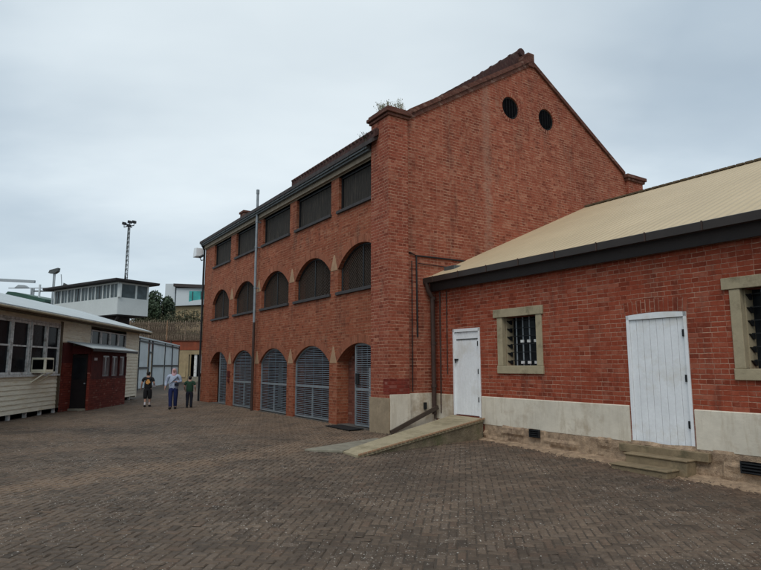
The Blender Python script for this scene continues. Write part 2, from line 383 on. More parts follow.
def build_pebbles():
    m = MB(); cl = []
    for _ in range(150): Y = 2.5 + 15 * rnd() ** 1.5; cl.append((ru(-.7, .7) * Y, Y, ru(.15, .7)))
    n = 0
    while n < 7000:
        if rnd() < .55: c = random.choice(cl); X = random.gauss(c[0], c[2]); Y = random.gauss(c[1], c[2] * .6)
        else: Y = 2 + 18 * rnd(); X = ru(-.72, .72) * Y
        if Y < 2 or not in_yard(X, Y): continue
        q = Vector((X, Y, 0)) - P0
        if q.dot(YA) > .3 and q.dot(XA) > 0: continue
        n += 1; z = zg(X, Y) + .001; r = ru(.003, .009) * (1.5 if rnd() < .12 else 1); a = ru(0, 6.3); k = random.randint(4, 6); b = len(m.v); asp = ru(.4, 1)
        for t in range(k):
            th = 2 * math.pi * t / k; rr = r * ru(.7, 1.15); x, y = rr * math.cos(th), rr * asp * math.sin(th)
            m.v.append((X + x * math.cos(a) - y * math.sin(a), Y + x * math.sin(a) + y * math.cos(a), z))
        m.v.append((X, Y, z + r * .7))
        for t in range(k): m.f.append((b + t, b + (t + 1) % k, b + k))
    tag(m.build('gravel', 'pebble_white', fix=False), 'small pale stones and flakes scattered over the dark brick paving', 'gravel', kind='stuff')
build_pebbles()

def sand_strip():                                                     # loose sandy soil along the foot of the wing wall
    m = MB(); N = 260; x0, x1 = .05, 13.0; M = 10
    for i in range(N + 1):
        x = x0 + (x1 - x0) * i / N
        out = .30 + .26 * max(0, min(1, (x - 2) / 3)) + .16 * noise.noise(Vector((x * 1.1, 2, 0))) + .12 * noise.noise(Vector((x * 5, 0, 0))) + .06 * noise.noise(Vector((x * 17, 0, 0)))
        for j in range(M + 1):
            t = j / M; y = 1.60 - t * out; p = wloc(x, y)
            h = .05 * (1 - t) ** 1.3 + .022 * noise.noise(Vector((x * 3, y * 6, 1))) * (1 - t * .7) - .012 * t + .006
            m.v.append((p.x, p.y, zg(p.x, p.y) + h))
    for i in range(N):
        for j in range(M):
            a = i * (M + 1) + j; m.f.append((a, a + 1, a + M + 2, a + M + 1))
    tag(m.build('sand_verge', 'sand_stone', fix=False, smooth=True), kind='structure')
sand_strip()

# ------------------------------------------------------------------ walls with openings
def arch_pts(x0, x1, zs, rise, n=14):
    """segmental arch curve from left to right"""
    if rise <= 0: return [(x0, zs), (x1, zs)]
    w = x1 - x0; r = (w * w / 4 + rise * rise) / (2 * rise); cx = (x0 + x1) / 2; cz = zs + rise - r; a = math.asin(min(1, w / 2 / r))
    if rise > w / 2 - 1e-6: a = math.pi / 2
    return [(cx + r * math.sin(-a + 2 * a * i / n), cz + r * math.cos(-a + 2 * a * i / n)) for i in range(n + 1)]
def wall_x(m, y0, y1, x0, x1, z0, z1, ops, ends=True, caps=True):
    """wall along x, front at y0, back at y1; ops = (xa, xb, sill z, spring z, rise)"""
    def fb(pts):
        m.face([(p[0], y0, p[1]) for p in pts]); m.face([(p[0], y1, p[1]) for p in reversed(pts)])
    cur = x0
    for (a, b, zb, zs, ri) in sorted(ops):
        if a > cur: fb([(cur, z0), (a, z0), (a, z1), (cur, z1)])
        if zb > z0:
            fb([(a, z0), (b, z0), (b, zb), (a, zb)]); m.face([(a, y0, zb), (b, y0, zb), (b, y1, zb), (a, y1, zb)])
        for x in (a, b): m.face([(x, y0, max(zb, z0)), (x, y1, max(zb, z0)), (x, y1, zs), (x, y0, zs)])
        pts = arch_pts(a, b, zs, ri)
        for k in range(len(pts) - 1):
            p, q = pts[k], pts[k + 1]
            if z1 > max(p[1], q[1]) + 1e-4: fb([p, q, (q[0], z1), (p[0], z1)])
            m.face([(p[0], y0, p[1]), (q[0], y0, q[1]), (q[0], y1, q[1]), (p[0], y1, p[1])])
        cur = b
    if cur < x1: fb([(cur, z0), (x1, z0), (x1, z1), (cur, z1)])
    if ends:
        for x in (x0, x1): m.face([(x, y0, z0), (x, y1, z0), (x, y1, z1), (x, y0, z1)])
    if caps: m.face([(x0, y0, z1), (x1, y0, z1), (x1, y1, z1), (x0, y1, z1)])
    return m
def arch_ring(m, a, b, zs, ri, y, w=.235, t=.006):
    ip = arch_pts(a, b, zs, ri, 22); cx = (a + b) / 2
    w_ = b - a; r = (w_ * w_ / 4 + ri * ri) / (2 * ri); cz = zs + ri - r; s = 0; prev = None
    for k in range(len(ip) - 1):
        p, q = ip[k], ip[k + 1]
        def off(p): d = Vector((p[0] - cx, p[1] - cz)).normalized(); return (p[0] + d.x * w, p[1] + d.y * w)
        P, Q = off(p), off(q); L = math.hypot(q[0] - p[0], q[1] - p[1])
        uv = [(0, s), (0, s + L), (w, s + L), (w, s)]
        m.face([(p[0], y - t, p[1]), (q[0], y - t, q[1]), (Q[0], y - t, Q[1]), (P[0], y - t, P[1])], uv)
        m.face([(P[0], y - t, P[1]), (Q[0], y - t, Q[1]), (Q[0], y + .003, Q[1]), (P[0], y + .003, P[1])])
        s += L

# ------------------------------------------------------------------ three storey brick building
BAYS = [(-2.84, -.36), (-5.82, -3.32), (-8.86, -6.36), (-11.90, -9.40), (-14.90, -12.58)]
GS, GR = 1.77, .51      # ground spring, rise
MS, MR = 4.50, .58
YF = .10                # facade plane
bld = thing('brick_building', 'tall three storey red brick prison block with rows of arches and a high gable end', 'building', P0, RZ)
LEN = 16.35; DEP = 11.25
m = MB()
wall_x(m, YF, YF + .38, -LEN, -.36, -.3, 3.0, [(a, b, -.3, GS, GR) for a, b in BAYS], caps=False)
wall_x(m, YF, YF + .38, -LEN, -.36, 3.0, 5.75, [(a, b, 3.80, MS, MR) for a, b in BAYS], caps=False)
wall_x(m, YF, YF + .38, -LEN, -.36, 5.75, 7.32, [(a, b, 6.26, 7.32, 0) for a, b in BAYS])
m.build('front_wall', 'facade_brick', bld)
# gable end wall (plane x=-.10), with two round openings
def slopez(y): return 8.40 + (y - .62) * .61 if y < 5.6 else 11.44 - (y - 5.6) * .62
def gable_mesh():
    m = MB(); holes = [(4.66, 9.63, .36), (6.28, 9.63, .36)]; NS = 24
    x0, x1 = -.10, -.46
    def fb(pts):
        for x in (x0, x1): m.face([(x, p[0], p[1]) for p in pts])
    # cells of the wall split round the holes
    zb = 9.0; zt = 10.26
    ys = [.5, 10.4]
    def col(ya, yb, z0f, z1f):
        fb([(ya, z0f(ya)), (yb, z0f(yb)), (yb, z1f(yb)), (ya, z1f(ya))])
    lo = lambda y: -.3
    # lower part up to z=8.4 for all, then above
    fb([(.5, -.3), (10.6, -.3), (10.6, 8.3), (.5, 8.3)])
    segs = [(.62 - .12, 2.6), (2.6, 4.0)]
    for a, b in segs: col(a, b, lambda y: 8.3, slopez)
    for (cy, cz, r) in holes:
        s = .66 if cy < 5 else .66
        a, b = (4.0, 5.47) if cy < 5 else (5.47, 6.94)
        sq = []
        c0, c1, c2, c3 = (a, zb), (b, zb), (b, zt), (a, zt)
        for k in range(NS):
            t0 = 2 * math.pi * k / NS; t1 = 2 * math.pi * (k + 1) / NS
            def ray(t):
                dx, dz = math.cos(t), math.sin(t); s_ = 1e9
                if dx > 1e-9: s_ = min(s_, (b - cy) / dx)
                if dx < -1e-9: s_ = min(s_, (a - cy) / dx)
                if dz > 1e-9: s_ = min(s_, (zt - cz) / dz)
                if dz < -1e-9: s_ = min(s_, (zb - cz) / dz)
                return (cy + dx * s_, cz + dz * s_)
            A, B = ray(t0), ray(t1); I, J = (cy + r * math.cos(t0), cz + r * math.sin(t0)), (cy + r * math.cos(t1), cz + r * math.sin(t1))
            poly = [I, A]
            for c in (c2, c3, c0, c1):
                tc_ = math.atan2(c[1] - cz, c[0] - cy) % (2 * math.pi)
                if t0 + 1e-6 < tc_ < t1 - 1e-6: poly.append(c)
            poly += [B, J]; fb(poly)
            m.face([(x0, *I), (x0, *J), (x1, *J), (x1, *I)])
        fb([(a, 8.3), (b, 8.3), (b, zb), (a, zb)])
        if a < 5.6 < b: fb([(a, zt), (5.6, zt), (5.6, slopez(5.6)), (a, slopez(a))]); fb([(5.6, zt), (b, zt), (b, slopez(b)), (5.6, slopez(5.6))])
        else: fb([(a, zt), (b, zt), (b, slopez(b)), (a, slopez(a))])
    col(6.94, 8.6, lambda y: 8.3, slopez); col(8.6, 10.4, lambda y: 8.3, slopez)
    return m, holes
m, holes = gable_mesh(); m.build('gable_wall', 'gable_brick', bld)
for (cy, cz, r) in holes:
    m = MB(); n = 24
    m.prism([(cy + (r - .002) * math.cos(2 * math.pi * k / n), cz + (r - .002) * math.sin(2 * math.pi * k / n)) for k in range(n)], -.15, -.19)
    v = m.build('round_vent', 'void_shade', bld)
    m = MB(); m.tube([(-.145, cy + (r - .02) * math.cos(2 * math.pi * k / n), cz + (r - .03) * math.sin(2 * math.pi * k / n)) for k in range(n)], .018, 6, closed=True)
    for k in range(-2, 3): h = math.sqrt(r * r - (k * .12) ** 2) - .03; m.box(-.148, -.142, cy + k * .12 - .004, cy + k * .12 + .004, cz - h, cz + h)
    m.build('grille', 'black_rubber', v)
    m = MB(); s = 0; w = .12
    for k in range(32):
        t0, t1 = 2 * math.pi * k / 32, 2 * math.pi * (k + 1) / 32; L = r * 2 * math.pi / 32
        q = lambda t, rr, x: (x, cy + rr * math.cos(t), cz + rr * math.sin(t))
        m.face([q(t0, r, -.094), q(t1, r, -.094), q(t1, r + w, -.094), q(t0, r + w, -.094)], [(0, s), (0, s + L), (w, s + L), (w, s)]); s += L
    m.build('brick_ring', 'gable_brick', v, fix=False)
# other walls
m = MB(); m.box(-LEN, -LEN + .4, YF + .38, DEP, -.3, 7.4); m.prism([(.5, 7.4), (DEP, 7.4), (5.6, 11.1)], -LEN, -LEN + .4); m.box(-LEN + .4, -.46, DEP - .4, DEP, -.3, 8.0)
m.build('back_wall', 'facade_brick', bld)
# corner buttress with corbelled cap
m = MB(); m.box(-.85, 0, 0, .62, -.3, 8.22); m.build('corner_buttress', 'pier_brick', bld)
m = MB(); m.box(-.90, .05, -.05, .67, 8.22, 8.30); m.box(-.96, .10, -.10, .72, 8.302, 8.40); m.box(-.92, .06, -.06, .68, 8.402, 8.47)
m.build('buttress_cap', 'cap_brick', bld, bevel=.012)
m = MB(); m.box(-.75, 0.0, 10.4, 11.3, -.3, 8.28); m.build('end_buttress', 'pier_brick', bld)
m = MB(); m.box(-.82, .06, 10.34, 11.37, 8.28, 8.37); m.box(-.88, .11, 10.28, 11.42, 8.372, 8.50); m.build('end_buttress_cap', 'cap_brick', bld, bevel=.012)
# coping on the gable slopes
def coping(y0, y1, hb, ht, x0, x1):
    m = MB(); m.prism([(y0, slopez(y0) + hb), (y1, slopez(y1) + hb), (y1, slopez(y1) + ht), (y0, slopez(y0) + ht)], x0, x1); return m
m = coping(.73, 5.6, -.16, -.02, -.47, -.06); m2 = coping(.73, 5.6, -.018, .13, -.5, -.02); i = len(m.v); m.v += m2.v; m.f += [tuple(i + k for k in f) for f in m2.f]
m.build('left_coping', 'cap_brick', bld)
m = coping(5.6, 10.33, -.05, .09, -.5, -.03); m.build('right_coping', 'cap_brick', bld)
# roofs
m = MB(); m.prism([(-.18, 7.74), (5.6, 11.55), (11.6, 7.6), (11.6, 7.5), (5.6, 11.40), (-.18, 7.62)], -LEN - .15, -.52); m.build('roof', 'roof_dark', bld)
def tiled_roof():
    m = MB(); y0, z0, y1, z1 = -.14, 7.90, 5.62, 11.95; n = 22
    xa, xb = -5.75, -.46
    top = []
    for k in range(n + 1):
        t = k / n; y = y0 + (y1 - y0) * t; z = z0 + (z1 - z0) * t
        if k < n: top += [(y, z + .035), (y + (y1 - y0) / n, z + (z1 - z0) / n)]
    poly = top + [(y1, 11.0), (y1 - .3, 10.9), (y0, 7.76)]
    m.prism(poly, xa, xb); return m
m = tiled_roof()
for i in range(27):                                                   # scalloped lower edge, tile by tile
    x = -5.65 + i * .195; m.tube([(x, -.17, 7.90), (x, .35, 8.28)], .05, 6)
rf = m.build('tiled_roof', 'roof_tile', bld)
m = MB(); m.tube([(-.40, 5.60, 11.93), (-5.75, 5.60, 11.93)], .12, 10)
for i in range(12): m.tube([(-.42 - i * .45, 5.6, 11.93), (-.50 - i * .45, 5.6, 11.93)], .145, 10)
m.build('ridge_tiles', 'roof_tile', rf)
m = MB(); m.box(-.50, -.03, 5.48, 5.76, 11.25, 11.72); m.build('gable_peak', 'cap_brick', bld, bevel=.015)
# eaves: fascia, gutter
m = MB(); m.box(-LEN - .02, -.86, .0, .09, 7.36, 7.50); m.box(-LEN - .02, -.86, .09, .48, 7.325, 7.50); m.build('eaves_board', 'cream_fascia', bld)
m = MB(); m.box(-LEN - .1, -.86, -.10, .30, 7.50, 7.56); m.box(-LEN - .1, -.86, -.15, -.02, 7.562, 7.66)
g = m.build('gutter', 'grey_gutter', bld)
for i in range(18): m = MB(); m.box(-.95 - i * .9, -.98 - i * .9, -.160, -.15, 7.56, 7.67); m.build('gutter_bracket', 'grey_gutter', g)
m = MB(); m.tube([(-16.30, -.10, 7.55), (-16.30, .02, 7.3), (-16.30, .02, 0)], .05, 8); m.build('downpipe', 'dark_iron', bld)
m = MB(); m.tube([(-9.12, -.06, 0), (-9.12, -.06, 3.3)], .05, 10); m.build('lower_downpipe', 'brown_pipe', bld)
m = MB(); m.tube([(-9.12, -.06, 3.3), (-9.12, -.06, 8.35)], .048, 10); m.tube([(-9.12, -.06, 8.35), (-9.12, -.06, 8.52)], .06, 10)
for z in (4.6, 6.2, 7.2): m.tube([(-9.12, -.06, z), (-9.12, -.06, z + .05)], .06, 10); m.box(-9.15, -9.09, -.06, .1, z, z + .04)
m.build('vent_pipe', 'galvanised', bld)
m = MB(); m.box(-16.1, -15.55, 1.7, 2.2, 8.9, 9.32); m.box(-16.15, -15.5, 1.65, 2.25, 9.322, 9.42); m.build('chimney', 'cap_brick', bld)
# floodlight on the far corner
m = MB(); m.box(-17.0, -16.35, -.05, .04, 7.02, 7.10); m.tube([(-16.9, 0, 6.98), (-16.7, 0, 6.85), (-16.35, 0, 6.83)], .025, 6); fl = m.build('floodlight_bracket', 'dark_iron', bld)
m = MB(); m.prism([(-17.45, 7.10), (-16.85, 7.10), (-16.85, 7.50), (-17.30, 7.56)], -.22, .12, 'y'); m.build('floodlight', 'white_paint', fl)

# sills, corbels, arch rings, window panels and gates
for bi, (a, b) in enumerate(BAYS):
    vis_b = b if bi else -.86
    for z, nm in ((3.80, 'sill'), (6.26, 'sill')):
        m = MB(); m.box(a - .05, vis_b + (.05 if bi else 0), .03, .30, z - .09, z - .0); m.build('sill', 'sill_slate', bld, bevel=.006)
    m = MB(); arch_ring(m, a, b, GS, GR, YF); m.build('arch_ring', 'arch_brick', bld, fix=False)
    m = MB(); arch_ring(m, a, b, MS, MR, YF); m.build('arch_ring', 'arch_brick', bld, fix=False)
    if bi < 4:
        xm = (a + BAYS[bi + 1][1]) / 2
        for zs in (GS - .04, MS - .02):
            m = MB(); w = .20; m.prism([(xm - w, zs), (xm + w, zs), (xm + w, zs + .06), (xm + .03, zs + .48), (xm - .03, zs + .48), (xm - w, zs + .06)], YF - .010, YF + .02, 'y'); m.build('corbel_stone', 'corbel_stone', bld, bevel=.006)
    # top floor: vertical boards in a frame
    m = MB(); y = .24
    m.box(a, a + .06, y - .05, y + .03, 6.26, 7.32); m.box(b - .06, b, y - .05, y + .03, 6.26, 7.32); m.box(a + .06, b - .06, y - .05, y + .03, 7.26, 7.32); m.box(a + .06, b - .06, y - .05, y + .03, 6.262, 6.32)
    fr = m.build('window_frame', 'dark_iron', bld)
    m = MB(); x = a + .07
    while x < b - .08: w = ru(.10, .15); m.box(x, min(x + w, b - .065), y, y + .018 + ru(0, .012), 6.325, 7.255); x += w + .008
    m.box(a + .06, b - .06, y + .04, y + .05, 6.325, 7.255)
    m.build('shutter_boards', 'dark_timber', fr)
    # middle floor: arched frame with diagonal mesh over boards
    ap = arch_pts(a + .03, b - .03, MS, MR - .03, 14)
    m = MB(); m.tube([(a + .03, .24, 3.82)] + [(p[0], .24, p[1]) for p in ap] + [(b - .03, .24, 3.82)], .03, 6)
    m.bar(((a + b) / 2, .24, 3.82), ((a + b) / 2, .24, 5.05), .04, .04, (1, 0, 0))
    fr = m.build('arched_frame', 'dark_iron', bld)
    def top_at(x, s=MS, r=MR, a=a, b=b):
        w_ = b - a; rr = (w_ * w_ / 4 + r * r) / (2 * r); return s + r - rr + math.sqrt(max(0, rr * rr - (x - (a + b) / 2) ** 2))
    m = MB(); st = .10; n = int((b - a + 1.4) / st)
    for dgn in (1, -1):
        for k in range(n):
            x = (a - 1.3 + k * st) if dgn == 1 else (a + k * st); seg = []
            for q in range(27):
                z = 3.82 + q * .05; xx = x + dgn * (z - 3.82)
                ok = a + .02 < xx < b - .02 and z < top_at(xx) - .03
                if ok: seg.append((xx, .25, z))
                elif seg: break
            if len(seg) > 1: m.bar(seg[0], seg[-1], .012, .012, (0, 1, 0))
    m.build('wire_mesh', 'beam_brown', fr, fix=False)
    m = MB(); x = a + .02
    while x < b - .05:
        w = ru(.12, .2)
        if rnd() < .8: z1 = min(top_at(x + .01), top_at(min(x + w, b - .01))) + .25; m.box(x, min(x + w, b), .50, .52 + ru(0, .01), 3.8, z1)
        x += w + .01
    m.build('shutter_boards', 'dark_timber', fr)
# ground floor gates
def gate_bars(a, b, lo, s, r, y, pa, pb):
    """bars that fill the part pa..pb of the arched opening a..b"""
    w_ = b - a; rr = (w_ * w_ / 4 + r * r) / (2 * r); top = lambda x: s + r - rr + math.sqrt(max(0, rr * rr - (x - (a + b) / 2) ** 2))
    m = MB(); z = lo
    while z < s + r - .05:
        x0, x1 = pa, pb
        if z > s:
            hw = math.sqrt(max(0, rr * rr - (z - (s + r - rr)) ** 2)); x0 = max(pa, (a + b) / 2 - hw + .03); x1 = min(pb, (a + b) / 2 + hw - .03)
        if x1 - x0 > .05: m.box(x0, x1, y - .008, y + .008, z, z + .022)
        z += .058
    for k in range(1, 4):
        x = pa + (pb - pa) * k / 4; m.box(x - .008, x + .008, y + .009, y + .02, lo, top(x) - .04)
    return m, top
for bi, (a, b) in enumerate(BAYS):
    y = .20
    if bi in (1, 2, 3):
        e = .03; ap = arch_pts(a + e, b - e, GS, GR - e, 16)
        m = MB(); pts = [(a + e, y, .06)] + [(p[0], y, p[1]) for p in ap] + [(b - e, y, .06)]
        for k in range(len(pts) - 1): m.bar(pts[k], pts[k + 1], .05, .055, (0, 1, 0))
        m.box(a + e, b - e, y - .025, y + .025, .04, .09); m.box(a + e, b - e, y - .03, y + .024, .98, 1.05); m.box((a + b) / 2 - .02, (a + b) / 2 + .02, y - .024, y + .023, .09, .98)
        g = m.build('gate', 'galvanised', bld)
        m, top = gate_bars(a + e, b - e, .11, GS, GR - e, y, a + .06, b - .06); m.build('gate_bars', 'gate_metal', g)
    elif bi == 0:      # near bay: leaf at the right, doorway open at the left
        pa, pb = -1.92, -.80; m = MB(); dummy, top = gate_bars(a, b, .11, GS, GR, y, pa, pb)
        xs = [pa + (pb - pa) * k / 8 for k in range(9)]; pts = [(pa, y, .06)] + [(x, y, top(x) - .03) for x in xs] + [(pb, y, .06)]
        for k in range(len(pts) - 1): m.bar(pts[k], pts[k + 1], .045, .055, (0, 1, 0))
        m.box(pa, pb, y - .02, y + .02, .04, .09); m.box(pa, pb, y - .02, y + .02, .98, 1.04); g = m.build('gate', 'galvanised', bld)
        dummy.build('gate_bars', 'gate_metal', g)
        m = MB(); m.box(pa + .05, pa + .2, y - .06, y - .02, 1.15, 1.45); m.build('lock_box', 'dark_iron', g)
    else:
        pa, pb = a + 1.15, b - .04; m = MB(); dummy, top = gate_bars(a, b, .11, GS, GR, y, pa, pb)
        xs = [pa + (pb - pa) * k / 8 for k in range(9)]; pts = [(pa, y, .06)] + [(x, y, top(x) - .03) for x in xs] + [(pb, y, .06)]
        for k in range(len(pts) - 1): m.bar(pts[k], pts[k + 1], .05, .06, (0, 1, 0))
        m.box(pa, pb, y - .02, y + .02, .04, .09); g = m.build('gate', 'galvanised', bld); dummy.build('gate_bars', 'gate_metal', g)
m = MB(); m.box(-12.33, -12.15, .03, .10, 1.18, 1.45); m.box(-12.32, -12.16, .04, .10, .98, 1.12); m.build('alarm_box', 'maroon_paint', bld, bevel=.01)
# inside
m = MB(); m.box(-LEN + .4, -.46, 2.6, 2.9, -.2, 7.4)
for x in (-5.95, -12.1): m.box(x, x + .3, .49, 2.6, -.2, 2.9)
m.box(-2.35, -2.85, .485, 1.1, -.2, 2.9)
m.build('inner_wall', 'inner_brick', bld)
m = MB(); m.box(-LEN + .4, -.46, .48, 2.6, 2.9, 3.1); m.box(-LEN + .4, -.46, .48, 2.6, 5.5, 5.7); m.box(-LEN + .4, -.46, .12, 2.6, -.1, .012); m.build('inner_floor', 'inner_floor', bld)
for x in (-4.3, -7.3, -7.95, -10.3, -4.95):
    m = MB(); m.box(x, x + .30, 1.5, 1.58, .012, 1.75); m.build('inner_locker', 'inner_door', bld)
m = MB(); m.box(-2.70, -2.1, .92, 1.5, .9, 1.25); m.build('inner_cabinet', 'inner_door', bld)
m = MB(); m.box(-1.95, -1.72, .62, .66, .02, 1.6); m.build('inner_door', 'worn_white', bld)
# plinth render and painted band on the corner
m = MB(); m.box(-.874, .022, -.022, .3, -.3, .86); m.build('corner_plinth', 'render_stained', bld, bevel=.004)
m = MB(); m.box(-.3, .028, .02, .64, -.3, .95); m.box(-.3, -.075, .642, 1.545, -.3, .96); m.build('plinth', 'render_cream', bld, bevel=.004)
m = MB(); m.box(-.25, .006, -.004, .626, .952, 1.33); m.build('painted_band', 'painted_brick', bld)
# wiring on the gable end
m = MB(); m.tube([(-.07, .95, 2.4), (-.07, .93, 4.55), (-.07, .70, 4.62)], .022, 6); m.tube([(-.07, .93, 4.55), (-.07, 1.6, 4.56), (-.07, 2.81, 4.57)], .022, 6)
m.tube([(-.07, .78, 1.0), (-.07, .78, 4.4)], .012, 6); m.tube([(-.07, 1.0, 4.35), (-.07, 2.5, 4.33)], .012, 6); m.build('conduit', 'dark_iron', bld)
m = MB(); m.box(-.076, -.03, 1.12, 1.2, .55, .72); m.build('socket_box', 'dark_iron', bld)
m = MB(); m.bar((.10, -.02, .04), (.10, 1.46, .60), .05, .10); m.tube([(.06, 1.40, .3), (.06, 1.40, .95)], .035, 8); m.build('sloping_beam', 'beam_brown', bld)

# ------------------------------------------------------------------ side wing
wing = thing('brick_wing', 'long low red brick wing with tan metal roof, cream plinth and white doors', 'building', P0, RZ)
YW = 1.55; WX = 15.0
D1 = (.64, 1.64, .44, 2.58); D2 = (5.60, 6.74, .27, 2.60)
W1 = (2.40, 3.43, 1.66, 2.76); W2 = (7.62, 8.65, 1.61, 2.86); W3 = (12.4, 13.4, 1.61, 2.86)
m = MB()
wall_x(m, YW, YW + .4, -.10, WX, -.4, 3.72, [(D1[0], D1[1], D1[2], D1[3], 0), (D2[0], D2[1], D2[2], D2[3] - .03, .03)] + [(w[0], w[1], w[2], w[3], 0) for w in (W1, W2, W3)])
m.box(WX - .4, WX, YW + .4, 14.6, -.4, 3.7); m.box(-.1, WX - .4, 14.2, 14.6, -.4, 3.7)
m.build('front_wall', 'wing_brick', wing)
# plinth render, thin coat proud of the wall
m = MB()
def coat(x0, x1): m.prism([(YW - .028, .30), (YW + .02, .30), (YW + .02, .94), (YW - .012, .94), (YW - .028, .925)], x0, x1)
coat(-.07, D1[0] - .03); coat(D1[1] + .03, D2[0] - .03); coat(D2[1] + .03, WX)
m.build('plinth', 'render_cream', wing)
def rubble(x0, x1):
    m = MB(); nx = int((x1 - x0) / .04); nz = 11
    for i in range(nx + 1):
        x = x0 + (x1 - x0) * i / nx
        for j in range(nz + 1):
            z = -.28 + (.33 + .28) * j / nz; c = noise.cell(Vector((x * 3.2 + (int(z / .16) % 2) * .5, 0, z / .15)))
            d = .035 + .035 * c + .025 * noise.noise(Vector((x * 7, z * 9, 0))) + .02 * noise.noise(Vector((x * 25, z * 25, 4)))
            d = max(d, .016)
            if j == nz: d = .012
            m.v.append((x, YW - d - .008, z + (.03 * noise.noise(Vector((x * 2, 7, 0))) if j == nz else 0)))
    for i in range(nx):
        for j in range(nz): a = i * (nz + 1) + j; m.f.append((a, a + 1, a + nz + 2, a + nz + 1))
    return m
rubble(1.76, WX).build('rubble_footing', 'sand_stone', wing, fix=False)
for (x0, x1, z0, z1) in ((3.22, 3.46, .15, .32), (7.48, 7.95, .03, .21)):
    m = MB(); m.box(x0, x1, YW - .10, YW - .06, z0, z1); v = m.build('vent_grate', 'void_shade', wing)
    m = MB()
    for k in range(4): m.box(x0, x1, YW - .112, YW - .102, z0 + .01 + k * (z1 - z0) / 4, z0 + .03 + k * (z1 - z0) / 4)
    m.box(x0 - .015, x0 + .002, YW - .114, YW - .06, z0, z1); m.box(x1, x1 + .015, YW - .114, YW - .06, z0, z1); m.build('grate_bars', 'dark_iron', v)
# eaves and roof of the wing
sl = .4375; ye, ze = 1.27, 3.98; yr, zr = 8.10, 3.98 + sl * (8.10 - 1.27)
m = MB(); m.prism([(ye, ze), (yr, zr), (15.0, zr - sl * 6.9), (15.0, zr - sl * 6.9 - .05), (yr, zr - .05), (ye, ze - .03)], -.095, WX + .3)
m.prism([(ye - .0, ze), (yr - 2.5, zr - sl * 2.5), (yr - 2.5, zr - sl * 2.5 - .04), (ye, ze - .03)], -.12, -.0951)
rf = m.build('roof', 'tan_sheet', wing)
m = MB(); n = 70
for i in range(n):
    x = -.05 + i * .22; m.box(x, x + .19, yr - .15, yr + .15, zr - .03, zr + .018)
m.build('ridge_cap', 'brown_soffit', rf)
m = MB(); m.prism([(ye - .11, ze - .16), (ye - .11, ze - .02), (ye - .09, ze - .01), (ye - .085, ze - .14), (ye + .01, ze - .14), (ye + .01, ze - .16)], -.14, WX + .3); m.box(-.145, -.14, ye - .11, ye + .01, ze - .16, ze - .01)
m.build('gutter', 'brown_gutter', wing)
m = MB(); m.box(-.12, WX + .3, YW - .15, YW - .11, ze - .36, ze - .02); m.box(-.09, WX + .3, YW - .10, YW, 3.665, 3.76); m.box(-.12, WX + .3, YW - .08, YW - .002, 3.76, 3.80); m.build('fascia', 'brown_fascia', wing)
m = MB(); m.tube([(.02, 1.19, 3.84), (.02, 1.25, 3.62), (.05, 1.36, 3.42), (.05, 1.38, .42)], .062, 10); m.tube([(.16, 1.52, 3.6), (.16, 1.52, .45)], .02, 6)
for z in (3.38, 2.2, 1.1): m.tube([(.05, 1.38, z), (.05, 1.38, z + .08)], .078, 10)
m.build('downpipe', 'brown_pipe', wing)
m = MB(); m.tube([(.42, YW - .02, 1.45), (.42, YW - .02, 3.6)], .014, 6); m.build('cable', 'brown_pipe', wing)
m = MB(); m.box(.06, .50, 1.75, 2.15, 4.16, 4.30); m.build('roof_hatch', 'grey_gutter', wing, bevel=.01)
for k in range(15): m = MB(); m.box(.3 + k * 1.0, .325 + k * 1.0, ye - .122, ye - .11, ze - .165, ze - .005); m.build('gutter_bracket', 'brown_pipe', wing)
# white doors
def door(x0, x1, z0, z1, arch, hinge_l, latch):
    fw = .055; m = MB()
    m.box(x0 + .002, x0 + fw, YW - .02, YW + .12, z0, z1 - arch); m.box(x1 - fw, x1 - .002, YW - .02, YW + .12, z0, z1 - arch)
    ap = arch_pts(x0, x1, z1 - arch, arch, 8) if arch else [(x0, z1), (x1, z1)]
    m.prism([(p[0], p[1] - .003) for p in ap] + [(x1 - .002, z1 - arch - .08), (x0 + .002, z1 - arch - .08)], YW - .02, YW + .12, 'y')
    fr = m.build('door_frame', 'white_paint', wing)
    m = MB(); n = 8; w = (x1 - x0 - 2 * fw) / n; zt = z1 - arch - .09
    for k in range(n): a = x0 + fw + k * w; m.box(a + .003, a + w - .003, YW + .015, YW + .05, z0 + .02, zt)
    m.box(x0 + fw, x1 - fw, YW + .035, YW + .06, z0 + .01, zt + .005)
    d = m.build('door', 'white_paint', wing, bevel=.004)
    if arch == 0:
        m = MB(); m.box(x0 + .12, x1 - .1, YW - .0, YW + .013, zt - .19, zt - .165); m.build('drip_rail', 'grey_gutter', d)
    for z in ((z1 - .45), ((z0 + z1) / 2 - .05), (z0 + .35)):
        m = MB(); m.box(x1 - fw - .038, x1 - fw - .01, YW - .016, YW + .014, z, z + .12); m.tube([(x1 - fw - .005, YW - .024, z), (x1 - fw - .005, YW - .024, z + .12)], .010, 6); m.build('hinge', 'dark_iron', d)
    if latch:
        m = MB(); m.box(x0 + fw, x0 + fw + .12, YW - .02, YW + .014, z0 + 1.35, z0 + 1.39); m.tube([(x0 + fw + .06, YW - .03, z0 + 1.28), (x0 + fw + .06, YW - .03, z0 + 1.38)], .014, 6); m.build('latch', 'dark_iron', d)
door(*D1, 0, 1, True); door(*D2, .03, 1, False)
